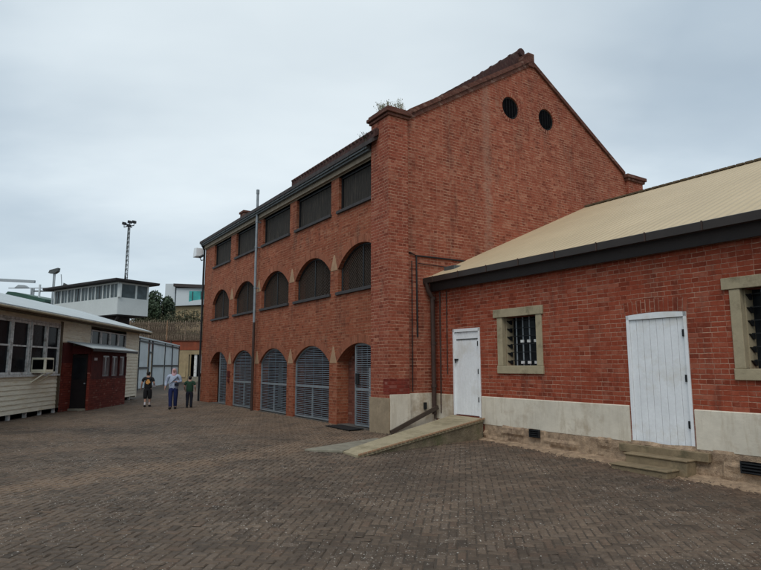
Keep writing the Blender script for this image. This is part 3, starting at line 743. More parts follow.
# brick arch over the second door
m = MB(); a, b = D2[0] - .02, D2[1] + .02; s = 0; ip = arch_pts(a, b, D2[3] - .025, .035, 14)
for k in range(14):
    p, q = ip[k], ip[k + 1]; L = q[0] - p[0]; fo = lambda p: (p[0] + (p[0] - (a + b) / 2) * .04, p[1] + .235)
    P, Q = fo(p), fo(q); m.face([(p[0], YW - .005, p[1]), (q[0], YW - .005, q[1]), (Q[0], YW - .005, Q[1]), (P[0], YW - .005, P[1])], [(0, s), (0, s + L), (.235, s + L), (.235, s)]); s += L
m.build('door_arch', 'wing_brick', wing, fix=False)
# barred stone windows
def barred_window(w, lint=.17):
    x0, x1, z0, z1 = w; m = MB()
    m.box(x0 - .26, x1 + .20, YW - .05, YW + .1, z1, z1 + lint + .02)             # lintel
    m.box(x0 - .16, x1 + .17, YW - .05, YW + .1, z0 - .18, z0)                    # sill
    m.box(x0 - .155, x0 + .01, YW - .03, YW + .1, z0 + .002, z1 - .002); m.box(x1 - .01, x1 + .155, YW - .03, YW + .1, z0 + .002, z1 - .002)
    s = m.build('stone_surround', 'window_stone', wing, bevel=.008)
    m = MB(); m.box(x0 - .02, x1 + .02, YW + .33, YW + .36, z0 - .02, z1 + .02); p = m.build('window_pane', 'dark_glass', wing)
    for (ra, rb) in ((x0 + .005, x0 + .03), (x1 - .03, x1 - .005)): m = MB(); m.box(ra, rb, YW + .102, YW + .33, z0 + .003, z1 - .003); m.build('reveal', 'window_stone', s)
    m = MB(); n = 5; w_ = x1 - x0
    for k in range(1, n): x = x0 + .02 + (w_ - .04) * k / n; m.tube([(x, YW + .23, z0), (x, YW + .23, z1)], .016, 6)
    bars = m.build('window_bars', 'galvanised', wing)
    m = MB()
    for k in range(6):
        z = z0 + (z1 - z0) * (k + .6) / 6; m.box(x0 + .03, x1 - .03, YW + .215, YW + .221, z, z + .016); m.prism([(YW + .10, z), (YW + .26, z), (YW + .26, z - .085), (YW + .22, z - .085)], x0 + .031, x0 + .06, 'x')
    m.build('flat_bars', 'dark_iron', bars)
    for k in range(2, n):
        x = x0 + .02 + (w_ - .04) * k / n
        for z in (z0 + (z1 - z0) * .47, z0 + .04): m = MB(); m.box(x - .05, x + .045, YW + .19, YW + .21, z, z + .06); m.build('bar_clip', 'worn_white', bars)
for w in (W1, W2, W3): barred_window(w)

# steps and ramp
st = thing('stone_steps', 'two worn stone steps below the white door of the wing', 'steps', wloc(6.15, 1.2, -.09), RZ)
lx = lambda x: x - 6.15
m = MB(); m.box(lx(5.62), lx(6.74), -.36, .30, -.12, .055 + .08); m.build('lower_step', 'step_stone', st)
bpy.data.objects.remove(st.children[0]) if False else None
for c in list(st.children): bpy.data.objects.remove(c)
m = MB(); m.box(lx(5.60), lx(6.62), -.33, .0, -.2, .048); m.box(lx(5.58), lx(6.64), -.355, .0, .05, .078); m.build('lower_tread', 'step_stone', st, bevel=.008)
m = MB(); m.box(lx(5.66), lx(6.76), .002, .31, -.15, .20); m.box(lx(5.64), lx(6.78), -.025, .31, .202, .232); m.build('upper_tread', 'step_stone', st, bevel=.008)
m = MB(); m.box(5.38, 7.0, YW - .12, YW - .03, .12, .262); m.box(5.56, 6.78, YW - .03, YW + .12, .13, .268); m.build('door_sill', 'step_stone', wing, bevel=.006)
rp = thing('concrete_ramp', 'mossy pale concrete ramp sloping up to the small white door in the corner', 'ramp', wloc(1.2, 0, 0), RZ)
def ramp_mesh():
    A = [(.60, 1.52, .435), (1.76, 1.50, .425), (2.52, -2.42, -.005), (1.88, -2.40, -.005)]
    A = [(x - 1.2, y, z) for x, y, z in A]; m = MB(); n = 24
    return A
A = ramp_mesh(); m = MB(); n = 26
for k in range(n):
    t0, t1 = k / n, (k + 1) / n - .0006
    def P(t, s):
        L = Vector(A[0]).lerp(Vector(A[3]), t); Rr = Vector(A[1]).lerp(Vector(A[2]), t); return L.lerp(Rr, s)
    for s in (0, 1):
        pass
    a, b, c, d = P(t0, 0), P(t0, 1), P(t1, 1), P(t1, 0); dn = Vector((0, 0, -.06))
    i = len(m.v); m.v += [tuple(q) for q in (a, b, c, d)] + [tuple(q + dn) for q in (a, b, c, d)]
    for q in ((0, 1, 2, 3), (7, 6, 5, 4), (0, 4, 5, 1), (1, 5, 6, 2), (2, 6, 7, 3), (3, 7, 4, 0)): m.f.append(tuple(i + w for w in q))
m.build('ramp_deck', 'ramp_concrete', rp, fix=False)
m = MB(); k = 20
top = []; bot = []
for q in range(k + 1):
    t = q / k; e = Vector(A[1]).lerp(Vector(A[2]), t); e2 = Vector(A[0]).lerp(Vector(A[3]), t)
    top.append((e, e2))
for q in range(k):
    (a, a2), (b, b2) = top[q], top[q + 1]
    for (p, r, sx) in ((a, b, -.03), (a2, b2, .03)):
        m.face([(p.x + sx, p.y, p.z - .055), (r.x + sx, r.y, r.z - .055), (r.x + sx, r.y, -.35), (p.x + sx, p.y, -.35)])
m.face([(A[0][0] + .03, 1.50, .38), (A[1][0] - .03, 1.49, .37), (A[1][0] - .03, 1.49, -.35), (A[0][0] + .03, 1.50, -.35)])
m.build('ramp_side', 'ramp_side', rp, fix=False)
m = MB()
for k in range(34):                                                   # worn pale nosing stones along the near edge
    t = k / 34; p = Vector(A[1]).lerp(Vector(A[2]), t); q = Vector(A[1]).lerp(Vector(A[2]), t + .02); o_ = Vector((.012, 0, .004)); m.bar(p + o_, q + o_, .035, .03)
m.build('ramp_edging', 'corbel_stone', rp, fix=False)
m = MB(); m.prism([(1.38, -2.95), (1.97, -2.42), (1.30, -.95), (.62, -.75)], -.03, .022, 'z'); o = m.build('concrete_slab', 'slab_concrete', None, bevel=.008); o.location = P0; o.rotation_euler = (0, 0, RZ)
tag(o, 'thin grey concrete slab lying on the paving beside the foot of the ramp', 'slab')
m = MB(); m.prism([(-2.55, -.42), (-1.15, -.46), (-1.25, .04), (-2.45, .06)], .001, .02, 'z'); o = m.build('door_mat', 'black_rubber', None); o.location = P0; o.rotation_euler = (0, 0, RZ)
tag(o, 'black rubber mat on the ground at the nearest arched doorway', 'mat')
# dead leaves gathered at the corner
m = MB()
for k in range(330):
    if k < 90: p = Vector((random.gauss(.15, .22), random.gauss(-.22, .10), .012 + rnd() * .02))
    else:
        p = Vector((ru(1.8, 9.5), 1.15 - abs(random.gauss(0, .35)), 0)); w_ = wloc(p.x, p.y); p.z = zg(w_.x, w_.y) + .03
    a = ru(0, 6.3); r = ru(.012, .032)
    m.face([p + Vector((r * math.cos(a), r * math.sin(a), ru(0, .02))), p + Vector((-r * .4 * math.sin(a), r * .4 * math.cos(a), 0)), p + Vector((-r * math.cos(a), -r * math.sin(a), ru(0, .02))), p + Vector((r * .4 * math.sin(a), -r * .4 * math.cos(a), 0))])
o = m.build('leaf_litter', 'beam_brown', None, fix=False); o.location = P0; o.rotation_euler = (0, 0, RZ); tag(o, 'dead brown leaves at the brick corner and strewn along the foot of the wing', 'leaves', kind='stuff')

# weeds on the buttress cap and behind it
def weed(loc, n, h, spread, label, mat='dry_grass'):
    m = MB()
    for k in range(n):
        b = Vector((ru(-spread, spread), ru(-spread, spread), 0)) * .6; d = Vector((ru(-.6, .6), ru(-.6, .6), 1)).normalized(); L = h * ru(.4, 1); p = b; w = .006
        for s in range(4):
            q = p + d * L / 4; sd = Vector((d.y, -d.x, 0)).normalized() * w; m.face([p - sd, p + sd, q + sd * .6, q - sd * .6])
            if s > 0:
                for _ in range(3):
                    l = q + Vector((ru(-.04, .04), ru(-.04, .04), ru(-.02, .05))); a = ru(0, 6.3); e = Vector((math.cos(a), math.sin(a), ru(-.3, .6))) * ru(.012, .03); f = Vector((-e.y, e.x, .01)) * .4
                    m.face([l - e, l + f, l + e, l - f])
            p = q; d = (d + Vector((ru(-.3, .3), ru(-.3, .3), -.05))).normalized()
    o = m.build('weed', mat, None, fix=False); o.location = loc; return tag(o, label, 'plant')
weed(wloc(-.35, .3, 8.46), 130, .30, .50, 'tuft of dry grass growing on top of the brick corner buttress')
weed(wloc(-.95, -.10, 7.70), 26, .38, .12, 'small green weed growing from the gutter beside the brick corner', 'leaf_olive')

# ------------------------------------------------------------------ timber hut on the left
hut = thing('timber_hut', 'long low cream weatherboard hut with worn white windows and grey metal roof', 'building', QL, RL)
HS, HE = -9.0, 12.35
WZ0, WZ1 = 1.36, 3.10
def boards(m, y0, y1, z0, z1, holes=()):
    """lapped boards on the plane x=0 facing +x"""
    st_ = .148; z = z0
    while z < z1 - .01:
        t = min(z + st_, z1); segs = [(y0, y1)]
        for (a, b, c, d) in holes:
            if z + .01 < d and t - .01 > c:
                ns = []
                for (p, q) in segs:
                    if b <= p or a >= q: ns.append((p, q)); continue
                    if a > p: ns.append((p, a))
                    if b < q: ns.append((b, q))
                segs = ns
        for (p, q) in segs:
            m.face([(.034, p, z), (.034, q, z), (.012, q, t), (.012, p, t)]); m.face([(-.012, p, z), (-.012, q, z), (.034, q, z), (.034, p, z)]); m.face([(.012, p, t - .001), (.012, q, t - .001), (-.012, q, t - .001), (-.012, p, t - .001)])
        z = t
m = MB(); HOLES = [(HS + 1, 3.45, WZ0, WZ1), (6.2, 10.45, 2.48, 3.15)]
boards(m, HS, 3.62, .17, 3.32, HOLES[:1]); boards(m, 3.62, HE, .17, 3.32, HOLES[1:])
m.box(-.03, -.02, HS, 3.45, .17, WZ0); m.box(-.03, -.02, 3.45, HE, .17, 2.48); m.build('wall_boards', 'hut_timber', hut, fix=False)
m = MB(); m.box(-6.5, -6.4, HS, HE, .1, 3.3); m.box(-6.4, -.02, HE - .06, HE, .1, 3.3); m.box(-6.4, -.02, HS, HS + .06, .1, 3.3); m.prism([(-6.5, 3.3), (0, 3.3), (-3.25, 4.45)], HE - .06, HE, 'y'); m.prism([(-6.5, 3.3), (0, 3.3), (-3.25, 4.45)], HS, HS + .06, 'y')
m.box(-6.4, -.6, HS, HE, 3.3, 3.33); m.box(-.1, .035, HE - .10, HE + .02, .1, 3.3); m.build('side_wall', 'hut_timber', hut)
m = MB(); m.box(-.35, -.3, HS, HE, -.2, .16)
m.build('underfloor_shade', 'void_shade', hut)  # black sheet standing in for the shade in the gap under the boards
for k in range(21): m = MB(); y = HS + .5 + k * 1.0; m.box(-.12, -.03, y, y + .10, -.2, .165); m.build('stump', 'worn_white', hut)
# roof
e0x, e0z = .50, 3.43; rx, rz_ = -3.25, 4.52
m = MB(); m.prism([(e0x, e0z), (rx, rz_), (-7.0, e0z), (-7.0, e0z - .04), (rx, rz_ - .04), (e0x, e0z - .04)], HS - .5, HE + .55, 'y'); m.build('roof', 'pale_sheet', hut)
m = MB(); m.box(.40, .46, HS - .45, HE + .5, 3.26, 3.385); m.box(-.02, .40, HS - .45, HE + .5, 3.31, 3.34); m.prism([(.46, 3.26), (.46, 3.38), (-3.25, 4.46), (-3.25, 4.34)], HE + .50, HE + .53, 'y'); m.build('fascia', 'brown_soffit', hut)
m = MB(); m.tube([(.51, HS - .5, 3.345), (.51, HE + .55, 3.345)], .042, 8); m.build('gutter', 'gutter_tan', hut)
# window band
def sash(y0, y1, z0, z1, mid=True, fw=.075, curtain=False):
    m = MB(); xf = .05
    m.box(-.03, xf, y0, y0 + fw, z0, z1); m.box(-.03, xf, y1 - fw, y1, z0, z1); m.box(-.03, xf, y0 + fw, y1 - fw, z1 - fw, z1); m.box(-.03, xf, y0 + fw, y1 - fw, z0, z0 + fw)
    if mid: zm = (z0 + z1) / 2 + .03; m.box(-.02, .03, y0 + fw, y1 - fw, zm, zm + .05)
    f = m.build('window', 'worn_white', hut)
    m = MB(); m.box(-.02, -.01, y0 + fw, y1 - fw, z0 + fw, z1 - fw); m.build('pane', 'hut_glass', f)
    return f
ys_ = [(2.43, 3.42), (1.36, 2.40), (.18, 1.27), (-.98, .15), (-2.2, -1.01), (-3.4, -2.23), (-4.7, -3.43), (-6.0, -4.73), (-7.4, -6.03)]
for (a, b) in ys_: sash(a, b, WZ0 + .02, WZ1 - .02)
m = MB(); m.box(-.02, .10, HS + .9, 3.5, WZ0 - .05, WZ0 + .012); m.box(-.02, .035, HS + .9, 3.5, WZ1 - .01, WZ1 + .06); m.build('window_sill', 'worn_white', hut)
for k in range(4): a = 6.25 + k * 1.04; sash(a, a + 1.02, 2.50, 3.13, mid=False, fw=.05)
m = MB(); m.box(-.02, .06, 3.45, 3.60, .17, 3.25); m.build('corner_board', 'brown_soffit', hut)
# window air conditioner
ac = MB(); ac.box(.0, .46, 1.55, 2.15, 1.47, 1.92); a_ = ac.build('air_conditioner', 'hut_timber', hut, bevel=.02)
m = MB(); m.box(.462, .468, 1.62, 2.08, 1.54, 1.86); m.box(.06, .40, 1.54, 1.546, 1.54, 1.86); m.build('vent_grille', 'void_shade', a_)
m = MB(); m.box(0, .5, 1.52, 2.18, 1.43, 1.468); m.bar((.02, 1.6, 1.12), (.46, 1.6, 1.43), .04, .04, (0, 1, 0)); m.bar((.02, 2.1, 1.12), (.46, 2.1, 1.43), .04, .04, (0, 1, 0)); m.build('bracket', 'hut_timber', a_)
# porch
PS, PE, PX = 4.49, 8.35, .80
m = MB(); m.box(.70, PX, PS + .0, PE, -.1, 1.14); m.box(.0, PX - .10, PE - .1, PE, -.1, 1.14); m.box(.035, .10, 3.68, PS - .02, -.1, 1.75); m.box(.70, PX, PS - .12, PS - .002, -.1, 1.4); pb = m.build('porch_brickwork', 'porch_brick', hut)
m = MB(); m.box(.035, .08, 3.68, PS - .02, 1.75, 2.5); m.box(.70, PX - .01, PS + .55, PS + 1.0, 1.14, 2.28); m.box(.70, PX - .01, PS, PS + .55, 1.142, 2.28)
m.box(.72, PX - .02, PS + 1.0, PE, 1.14, 1.24); m.box(.72, PX - .02, PS + 1.0, PE, 2.06, 2.28)
for y in (PS + 1.0, PS + 2.0, PS + 2.92, PE - .1): m.box(.71, PX + .0, y, y + .10, 1.24, 2.06)
m.box(.0, .72, PS - .05, PS + .05, 2.10, 2.4); m.box(0.03, .09, PS - .04, PS + .04, 0, 2.1); m.box(.66, .76, PS - .04, PS + .0, 1.4, 2.1)
m.box(.0, .70, PE - .09, PE - .01, 1.14, 2.3); m.build('porch_frame', 'maroon_paint', hut)
m = MB(); m.box(.74, .75, PS + 1.0, PE - .1, 1.24, 2.06); pg = m.build('porch_window', 'porch_glass', hut)
for y in (PS + 1.2, PS + 1.62, PS + 2.15, PS + 2.6, PS + 3.2): m = MB(); m.box(.752, .76, y, y + .22, 1.3, 2.0); m.build('curtain', 'curtain_grey', pg)
m = MB(); m.box(.10, .65, PS - .03, PS + .01, .08, 2.06); dd = m.build('porch_door', 'door_dark', hut)
m = MB(); m.box(.16, .59, PS - .034, PS - .03, 1.15, 1.95); m.build('door_pane', 'dark_glass', dd)
m = MB(); m.tube([(.60, PS - .07, 1.0), (.60, PS - .03, 1.0)], .03, 8); m.build('door_knob', 'galvanised', dd)
m = MB(); m.box(.05, .72, PS - .18, PS - .05, -.05, .08); m.build('door_step', 'slab_concrete', hut)
m = MB(); m.box(PX - .008, PX + .006, PS + .22, PS + .5, 1.86, 1.96); m.build('name_plate', 'white_cloth', hut)
m = MB(); m.prism([(.03, 2.58), (1.02, 2.32), (1.02, 2.29), (.03, 2.55)], 4.05, 9.2, 'y'); pr = m.build('porch_roof', 'pale_sheet', hut)
m = MB(); m.box(.98, 1.0, 4.05, 9.2, 2.20, 2.285); m.build('porch_fascia', 'brown_fascia', pr)

# ------------------------------------------------------------------ people
def skin_obj(name, verts, edges, radii, mat, parent, root=0, sub=1):
    me = bpy.data.meshes.new(name); me.from_pydata([tuple(v) for v in verts], edges, []); me.update()
    o = bpy.data.objects.new(name, me); COL.objects.link(o); o.parent = parent
    md = o.modifiers.new('skin', 'SKIN'); md.use_smooth_shade = True
    bm = bmesh.new(); bm.from_mesh(me); L = bm.verts.layers.skin.verify(); bm.verts.ensure_lookup_table()
    for i, v in enumerate(bm.verts):
        r = radii[i]; v[L].radius = r if isinstance(r, tuple) else (r, r); v[L].use_root = (i == root)
    bm.to_mesh(me); bm.free()
    if sub: s = o.modifiers.new('sub', 'SUBSURF'); s.levels = sub; s.render_levels = sub
    me.materials.append(MATS[mat]); return o
def person(H, loc, face, label, wide, step, arms, style):
    """local: x right, y forward, z up; arms = ((elbow, wrist) left, right) relative to height"""
    p = thing('person', label, 'person', loc, face, 'people walking across the yard')
    k = H
    J = {}
    J['pelvis'] = (0, 0, .52); J['waist'] = (0, 0, .60); J['chest'] = (0, .01, .72); J['neck0'] = (0, 0, .81); J['neck1'] = (0, .005, .865); J['head'] = (0, .012, .925); J['crown'] = (0, .006, .985)
    for s, n in ((-1, 'l'), (1, 'r')):
        J['sh' + n] = (s * .105 * wide, 0, .80); e, w = arms[0 if s < 0 else 1]; J['el' + n] = e; J['wr' + n] = w
        d = (Vector(w) - Vector(e)).normalized(); J['pa' + n] = tuple(Vector(w) + d * .035)
        J['hip' + n] = (s * .055 * wide, 0, .50); f = step * s
        J['kn' + n] = (s * .055, f * .45 + .012, .28); J['an' + n] = (s * .052, f - (.012), .045 + (.012 if f < 0 else 0)); J['to' + n] = (s * .062, f + .085, .018)
        J['he' + n] = (s * .052, f - .03, .022)
    names = list(J); idx = {n: i for i, n in enumerate(names)}; V = [Vector(J[n]) * k for n in names]
    E = [('pelvis', 'waist'), ('waist', 'chest'), ('chest', 'neck0'), ('neck0', 'neck1'), ('neck1', 'head'), ('head', 'crown')]
    for n in 'lr': E += [('neck0', 'sh' + n), ('sh' + n, 'el' + n), ('el' + n, 'wr' + n), ('wr' + n, 'pa' + n), ('pelvis', 'hip' + n), ('hip' + n, 'kn' + n), ('kn' + n, 'an' + n), ('an' + n, 'to' + n), ('an' + n, 'he' + n)]
    rad = dict(pelvis=(.062 * wide, .050), waist=(.065 * wide, .050), chest=(.088 * wide, .062), neck0=(.05, .045), neck1=.032, head=(.056, .064), crown=(.040, .046))
    for n in 'lr': rad.update({'sh' + n: .038, 'el' + n: .026, 'wr' + n: .017, 'pa' + n: (.022, .012), 'hip' + n: .042 * wide, 'kn' + n: .035, 'an' + n: .022, 'to' + n: .017, 'he' + n: .018})
    edges = [(idx[a], idx[b]) for a, b in E]; R_ = [tuple(q * k for q in (rad[n] if isinstance(rad[n], tuple) else (rad[n], rad[n]))) for n in names]
    for n, s in (('l', -1), ('r', 1)):      # fingers
        base = V[idx['pa' + n]]; d = (V[idx['pa' + n]] - V[idx['wr' + n]]).normalized(); fwd = Vector((0, 1, 0)); fwd = (fwd - d * fwd.dot(d)).normalized(); side = d.cross(fwd)
        for q, (o_, L) in enumerate(((-.018, .034), (-.006, .042), (.006, .040), (.018, .030))):
            a = base + d * .012 * k + fwd * o_ * k; b = a + d * L * .5 * k; c = b + (d * .8 - side * s * .5).normalized() * L * .5 * k
            i = len(V); V += [a, b, c]; R_ += [(.0052 * k,) * 2] * 3; edges += [(idx['pa' + n], i), (i, i + 1), (i + 1, i + 2)]
        a = V[idx['wr' + n]] + (d * .02 + fwd * .022) * k; b = a + (d * .6 + fwd * .5).normalized() * .028 * k; i = len(V); V += [a, b]; R_ += [(.0065 * k,) * 2] * 2; edges += [(idx['wr' + n], i), (i, i + 1)]
    i = len(V); V.append(Vector((0, .072, .925)) * k); R_.append((.010 * k, .012 * k)); edges.append((idx['head'], i))
    skin_obj('body', V, edges, R_, 'skin_tone', p)
    def sub(name, ns, es, rr, mat, parent=p):
        ids = {n: i for i, n in enumerate(ns)}; pts = [(Vector(J[n]) if isinstance(n, str) and n in J else Vector(n)) * k for n in ns]
        return skin_obj(name, pts, [(ids[a], ids[b]) for a, b in es], [tuple(q * k for q in (r if isinstance(r, tuple) else (r, r))) for r in rr], mat, parent)
    # shirt
    hem = (0, 0, .43 if style['shirt_long'] else .47); ns = [hem, 'waist', 'chest', 'neck0']; rr = [(.118 * wide, .098), (.100 * wide, .080), (.100 * wide, .075), (.056, .050)]; es = [(hem, 'waist'), ('waist', 'chest'), ('chest', 'neck0')]
    for n in 'lr':
        e = Vector(J['el' + n]); s_ = Vector(J['sh' + n]); w = Vector(J['wr' + n]); end = tuple(e.lerp(w, .85)) if style['sleeve'] else tuple(s_.lerp(e, .75))
        if style['sleeve']: ns += ['sh' + n, 'el' + n, end]; rr += [.050, .040, .030]; es += [('neck0', 'sh' + n), ('sh' + n, 'el' + n), ('el' + n, end)]
        else: ns += ['sh' + n, end]; rr += [.050, .040]; es += [('neck0', 'sh' + n), ('sh' + n, end)]
    sh = sub('shirt', ns, es, rr, style['shirt'])
    # trousers
    ns = [(0, 0, .60), 'pelvis']; rr = [(.090 * wide, .070), (.100 * wide, .080)]; es = [(ns[0], 'pelvis')]
    for n in 'lr':
        kn = Vector(J['kn' + n]); an = Vector(J['an' + n]); end = tuple(kn.lerp(an, .30)) if style['shorts'] else tuple(kn.lerp(an, 1.12))
        if style['shorts']: ns += ['hip' + n, end]; rr += [.070 * wide, .056]; es += [('pelvis', 'hip' + n), ('hip' + n, end)]
        else: ns += ['hip' + n, 'kn' + n, end]; rr += [.070 * wide, .052, .044]; es += [('pelvis', 'hip' + n), ('hip' + n, 'kn' + n), ('kn' + n, end)]
    sub('trousers', ns, es, rr, style['trousers'])
    for n in 'lr':
        h_ = Vector(J['he' + n]); t_ = Vector(J['to' + n]); a_, b_, c_ = tuple(h_ + Vector((0, -.022, .012))), tuple(h_.lerp(t_, .5) + Vector((0, 0, .008))), tuple(t_ + Vector((0, .022, .006)))
        sub('shoe', [a_, b_, c_], [(a_, b_), (b_, c_)], [(.034, .036), (.034, .034), (.032, .026)], style['shoes'])
    if style['shorts']:
        for n in 'lr': kn = Vector(J['kn' + n]); an = Vector(J['an' + n]); a, b = tuple(kn.lerp(an, .45)), tuple(kn.lerp(an, 1.1)); sub('sock', [a, b], [(a, b)], [.027, .026], 'white_cloth')
    if style['hair'] == 'scarf':
        a, b, c, d = (0, -.010, 1.0), (0, -.026, .925), (0, -.004, .84), (0, .03, .755)
        sub('head_scarf', [a, b, c, d], [(a, b), (b, c), (c, d)], [(.048, .056), (.066, .056), (.070, .070), (.075, .045)], 'pink_cloth')
        for s in (-1, 1):
            m = MB(); m.box((s * .02 - .008) * k, (s * .02 + .008) * k, .066 * k, .072 * k, .932 * k, .938 * k); m.build('eye', 'hair_black', p)
        m = MB(); m.box(-.014 * k, .014 * k, .066 * k, .072 * k, .893 * k, .899 * k); m.build('mouth', 'pink_cloth', p)
    else:
        a, b, c = (0, -.004, 1.0), (0, -.016, .945), (0, -.022, .885)
        hr = sub('hair', [a, b, c], [(a, b), (b, c)], [(.048, .056), (.062, .060), (.052, .044)], 'hair_black')
        for s in (-1, 1): m = MB(); m.box(s * .052 * k, s * .060 * k, -.008 * k, .014 * k, .912 * k, .938 * k); m.build('ear', 'skin_tone', p)
    return p, sh, k
yaw_away = 0.0
st1 = dict(shirt='black_cloth', sleeve=False, shirt_long=False, trousers='black_cloth', shorts=True, shoes='black_cloth', hair='short')
p, sh, k = person(1.43, (-9.49, 24.22, zg(-9.49, 24.22)), R(12), 'boy in black t-shirt with orange print and black shorts, leftmost of the three walkers', 1.1, .05,
   (((-.165, -.02, .66), (-.185, .03, .54)), ((.165, -.02, .66), (.15, .09, .60))), st1)
m = MB(); pts = []
for q in range(14): a = 2 * math.pi * q / 14; r = ru(.045, .075) * k; pts.append((r * math.cos(a) * .95, .70 * k + r * math.sin(a) * 1.1))
m.prism(pts, -.083 * k, -.06 * k, 'y'); m.build('shirt_print', 'print_orange', sh)
m = MB(); m.box(.10 * k, .20 * k, .06 * k, .11 * k, .56 * k, .62 * k); bag = m.build('bag', 'white_cloth', None, bevel=.01); bag.location = (-9.49, 24.22, zg(-9.49, 24.22)); bag.rotation_euler = (0, 0, R(12)); tag(bag, 'small pale bag held by the boy in the black t-shirt', 'bag')
st2 = dict(shirt='blue_cloth', sleeve=True, shirt_long=True, trousers='navy_cloth', shorts=False, shoes='black_cloth', hair='scarf')
p, sh, k = person(1.57, (-8.04, 23.05, zg(-8.04, 23.05)), R(180 + 14), 'woman in pink headscarf, pale blue top and navy trousers walking between two boys', 1.2, .06,
   (((-.175, -.02, .66), (-.06, .13, .66)), ((.175, -.03, .66), (.19, .04, .53))), st2)
m = MB(); m.bar((-.10 * k, .080 * k, .79 * k), (.09 * k, .095 * k, .60 * k), .012 * k, .018 * k, (0, 1, 0)); m.box(-.13 * k, -.03 * k, .10 * k, .13 * k, .56 * k, .63 * k); m.build('bag_strap', 'dark_denim', sh)
st3 = dict(shirt='green_cloth', sleeve=False, shirt_long=True, trousers='dark_denim', shorts=False, shoes='black_cloth', hair='short')
person(1.24, (-7.60, 23.65, zg(-7.6, 23.65)), R(10), 'boy in dark green t-shirt and dark trousers walking nearest the brick arches', 1.2, .05,
   (((-.165, -.02, .66), (-.155, .06, .57)), ((.17, -.02, .66), (.17, .05, .56))), st3)

# ------------------------------------------------------------------ gate fence and far yard wall
G0 = Vector((-16.62, 40.38, 0)); G1 = Vector((-19.9, 58.0, 0)); gd = (G1 - G0); GL = gd.length; ga = math.atan2(gd.y, gd.x)
fn = thing('sheet_metal_fence', 'tall pale blue sheet metal fence with dark steel frame beyond the hut', 'fence', G0, ga)
def panel(a, b, z0, z1):
    m = MB(); n = max(2, int((b - a) / .2)); w = (b - a) / n
    for k in range(n):
        x = a + k * w; m.face([(x, 0, z0), (x + w * .6, 0, z0), (x + w * .6, 0, z1), (x, 0, z1)]); m.face([(x + w * .6, 0, z0), (x + w * .72, .05, z0), (x + w * .72, .05, z1), (x + w * .6, 0, z1)])
        m.face([(x + w * .72, .05, z0), (x + w * .88, .05, z0), (x + w * .88, .05, z1), (x + w * .72, .05, z1)]); m.face([(x + w * .88, .05, z0), (x + w, 0, z0), (x + w, 0, z1), (x + w * .88, .05, z1)])
    m.build('sheet_panel', 'gate_panel', fn, fix=False)
GH = 3.55
for a, b in ((-6, .0), (.0, 3.3), (3.6, 4.6), (4.9, 10.0), (10.2, GL)): panel(a, b, .1, GH)
m = MB()
for x in (-6, -3, .0, 3.3, 3.45, 4.62, 4.8, 10.1, 14.0, GL): m.box(x, x + .14, -.08, -.02, 0, GH + .05)
m.box(-6, 3.3, -.07, -.01, 1.45, 1.58); m.box(4.8, GL, -.07, -.01, 1.60, 1.74); m.box(3.45, 4.7, -.07, -.01, 2.6, 2.72); m.box(-6, GL, -.07, -.01, GH - .22, GH - .12); m.build('fence_frame', 'gate_frame', fn)
m = MB(); m.box(-6, GL, -.12, .14, GH + .02, GH + .12); m.build('fence_capping', 'modern_white', fn)
BY = 61.9
yw = thing('yard_wall', 'beige rendered wall with red top band and dark doorway at the end of the yard', 'wall', (-22.3, BY, 0), 0)
m = MB(); wall_x(m, 0, .5, -14.0, 9.5, -.2, 3.31, [(2.15, 3.70, -.2, 2.85, 0)]); m.build('lower_wall', 'beige_wall', yw)
m = MB(); m.box(-14.0, 9.5, -.03, .5, 3.312, 4.22); m.build('top_band', 'red_band', yw)
m = MB(); m.box(-14.0, 9.5, -.1, .55, 4.222, 4.32); m.build('wall_coping', 'cap_brick', yw)
m = MB(); m.box(1.9, 4.0, 1.6, 1.7, -.2, 3.0); m.build('doorway_back', 'void_shade', yw)
m = MB(); m.box(2.72, 2.98, .1, .3, 0, 2.85); m.box(3.4, 3.5, .1, .3, .9, 2.85); m.build('door_post', 'worn_white', yw)
m = MB(); m.box(2.3, 4.0, -.35, -.02, -.1, .55); m.build('low_step', 'slab_concrete', yw)
m = MB(); m.box(1.2, 1.9, -.06, -.002, .5, 1.9); m.build('wall_patch', 'tan_wall', yw)
m = MB(); m.tube([(.25, -.12, 0), (.25, -.12, 4.4)], .06, 6); m.tube([(-.5, -.12, 0), (-.5, -.12, 4.4)], .05, 6); m.build('wall_pipe', 'beam_brown', yw)
# mesh security fence above the wall
mf = thing('security_fence', 'rusty wire mesh fence with coils of wire above the far yard wall', 'fence', (-22.3, BY + .3, 4.32), 0)
m = MB(); x0, x1, h = -9.0, 6.0, 1.95; n = int((x1 - x0) / .16)
for s in (1, -1):
    k = -13
    while k < n:
        a = x0 + k * .16; p0 = [a, 0.0]; p1 = [a + h, h]
        if p0[0] < x0: p0 = [x0, x0 - a]
        if p1[0] > x1: p1 = [x1, x1 - a]
        if p0[1] < p1[1]:
            z0, z1 = (p0[1], p1[1]) if s == 1 else (h - p0[1], h - p1[1]); m.bar((p0[0], 0, z0), (p1[0], 0, z1), .028, .028, (0, 1, 0))
        k += 1
m.build('wire_mesh', 'rust_wire', mf, fix=False)
for k in range(8):
    m = MB(); x = x0 + .8 + k * 1.95; m.box(x, x + .09, -.09, -.0, -.1, h + .15); m.build('fence_post', 'corbel_stone' if k % 3 == 1 else 'rust_wire', mf)
m = MB()
for zz, yy in ((.25, -.35), (1.85, -.1), (1.2, -.3)):
    pts = []
    for q in range(620): t = q / 620; a = q * .62; pts.append((x0 + (x1 - x0) * t, yy + .26 * math.cos(a), zz + .28 * math.sin(a) + .06 * math.sin(q * .11)))
    m.tube(pts, .018, 3)
m.build('razor_wire', 'rust_wire', mf, fix=False)

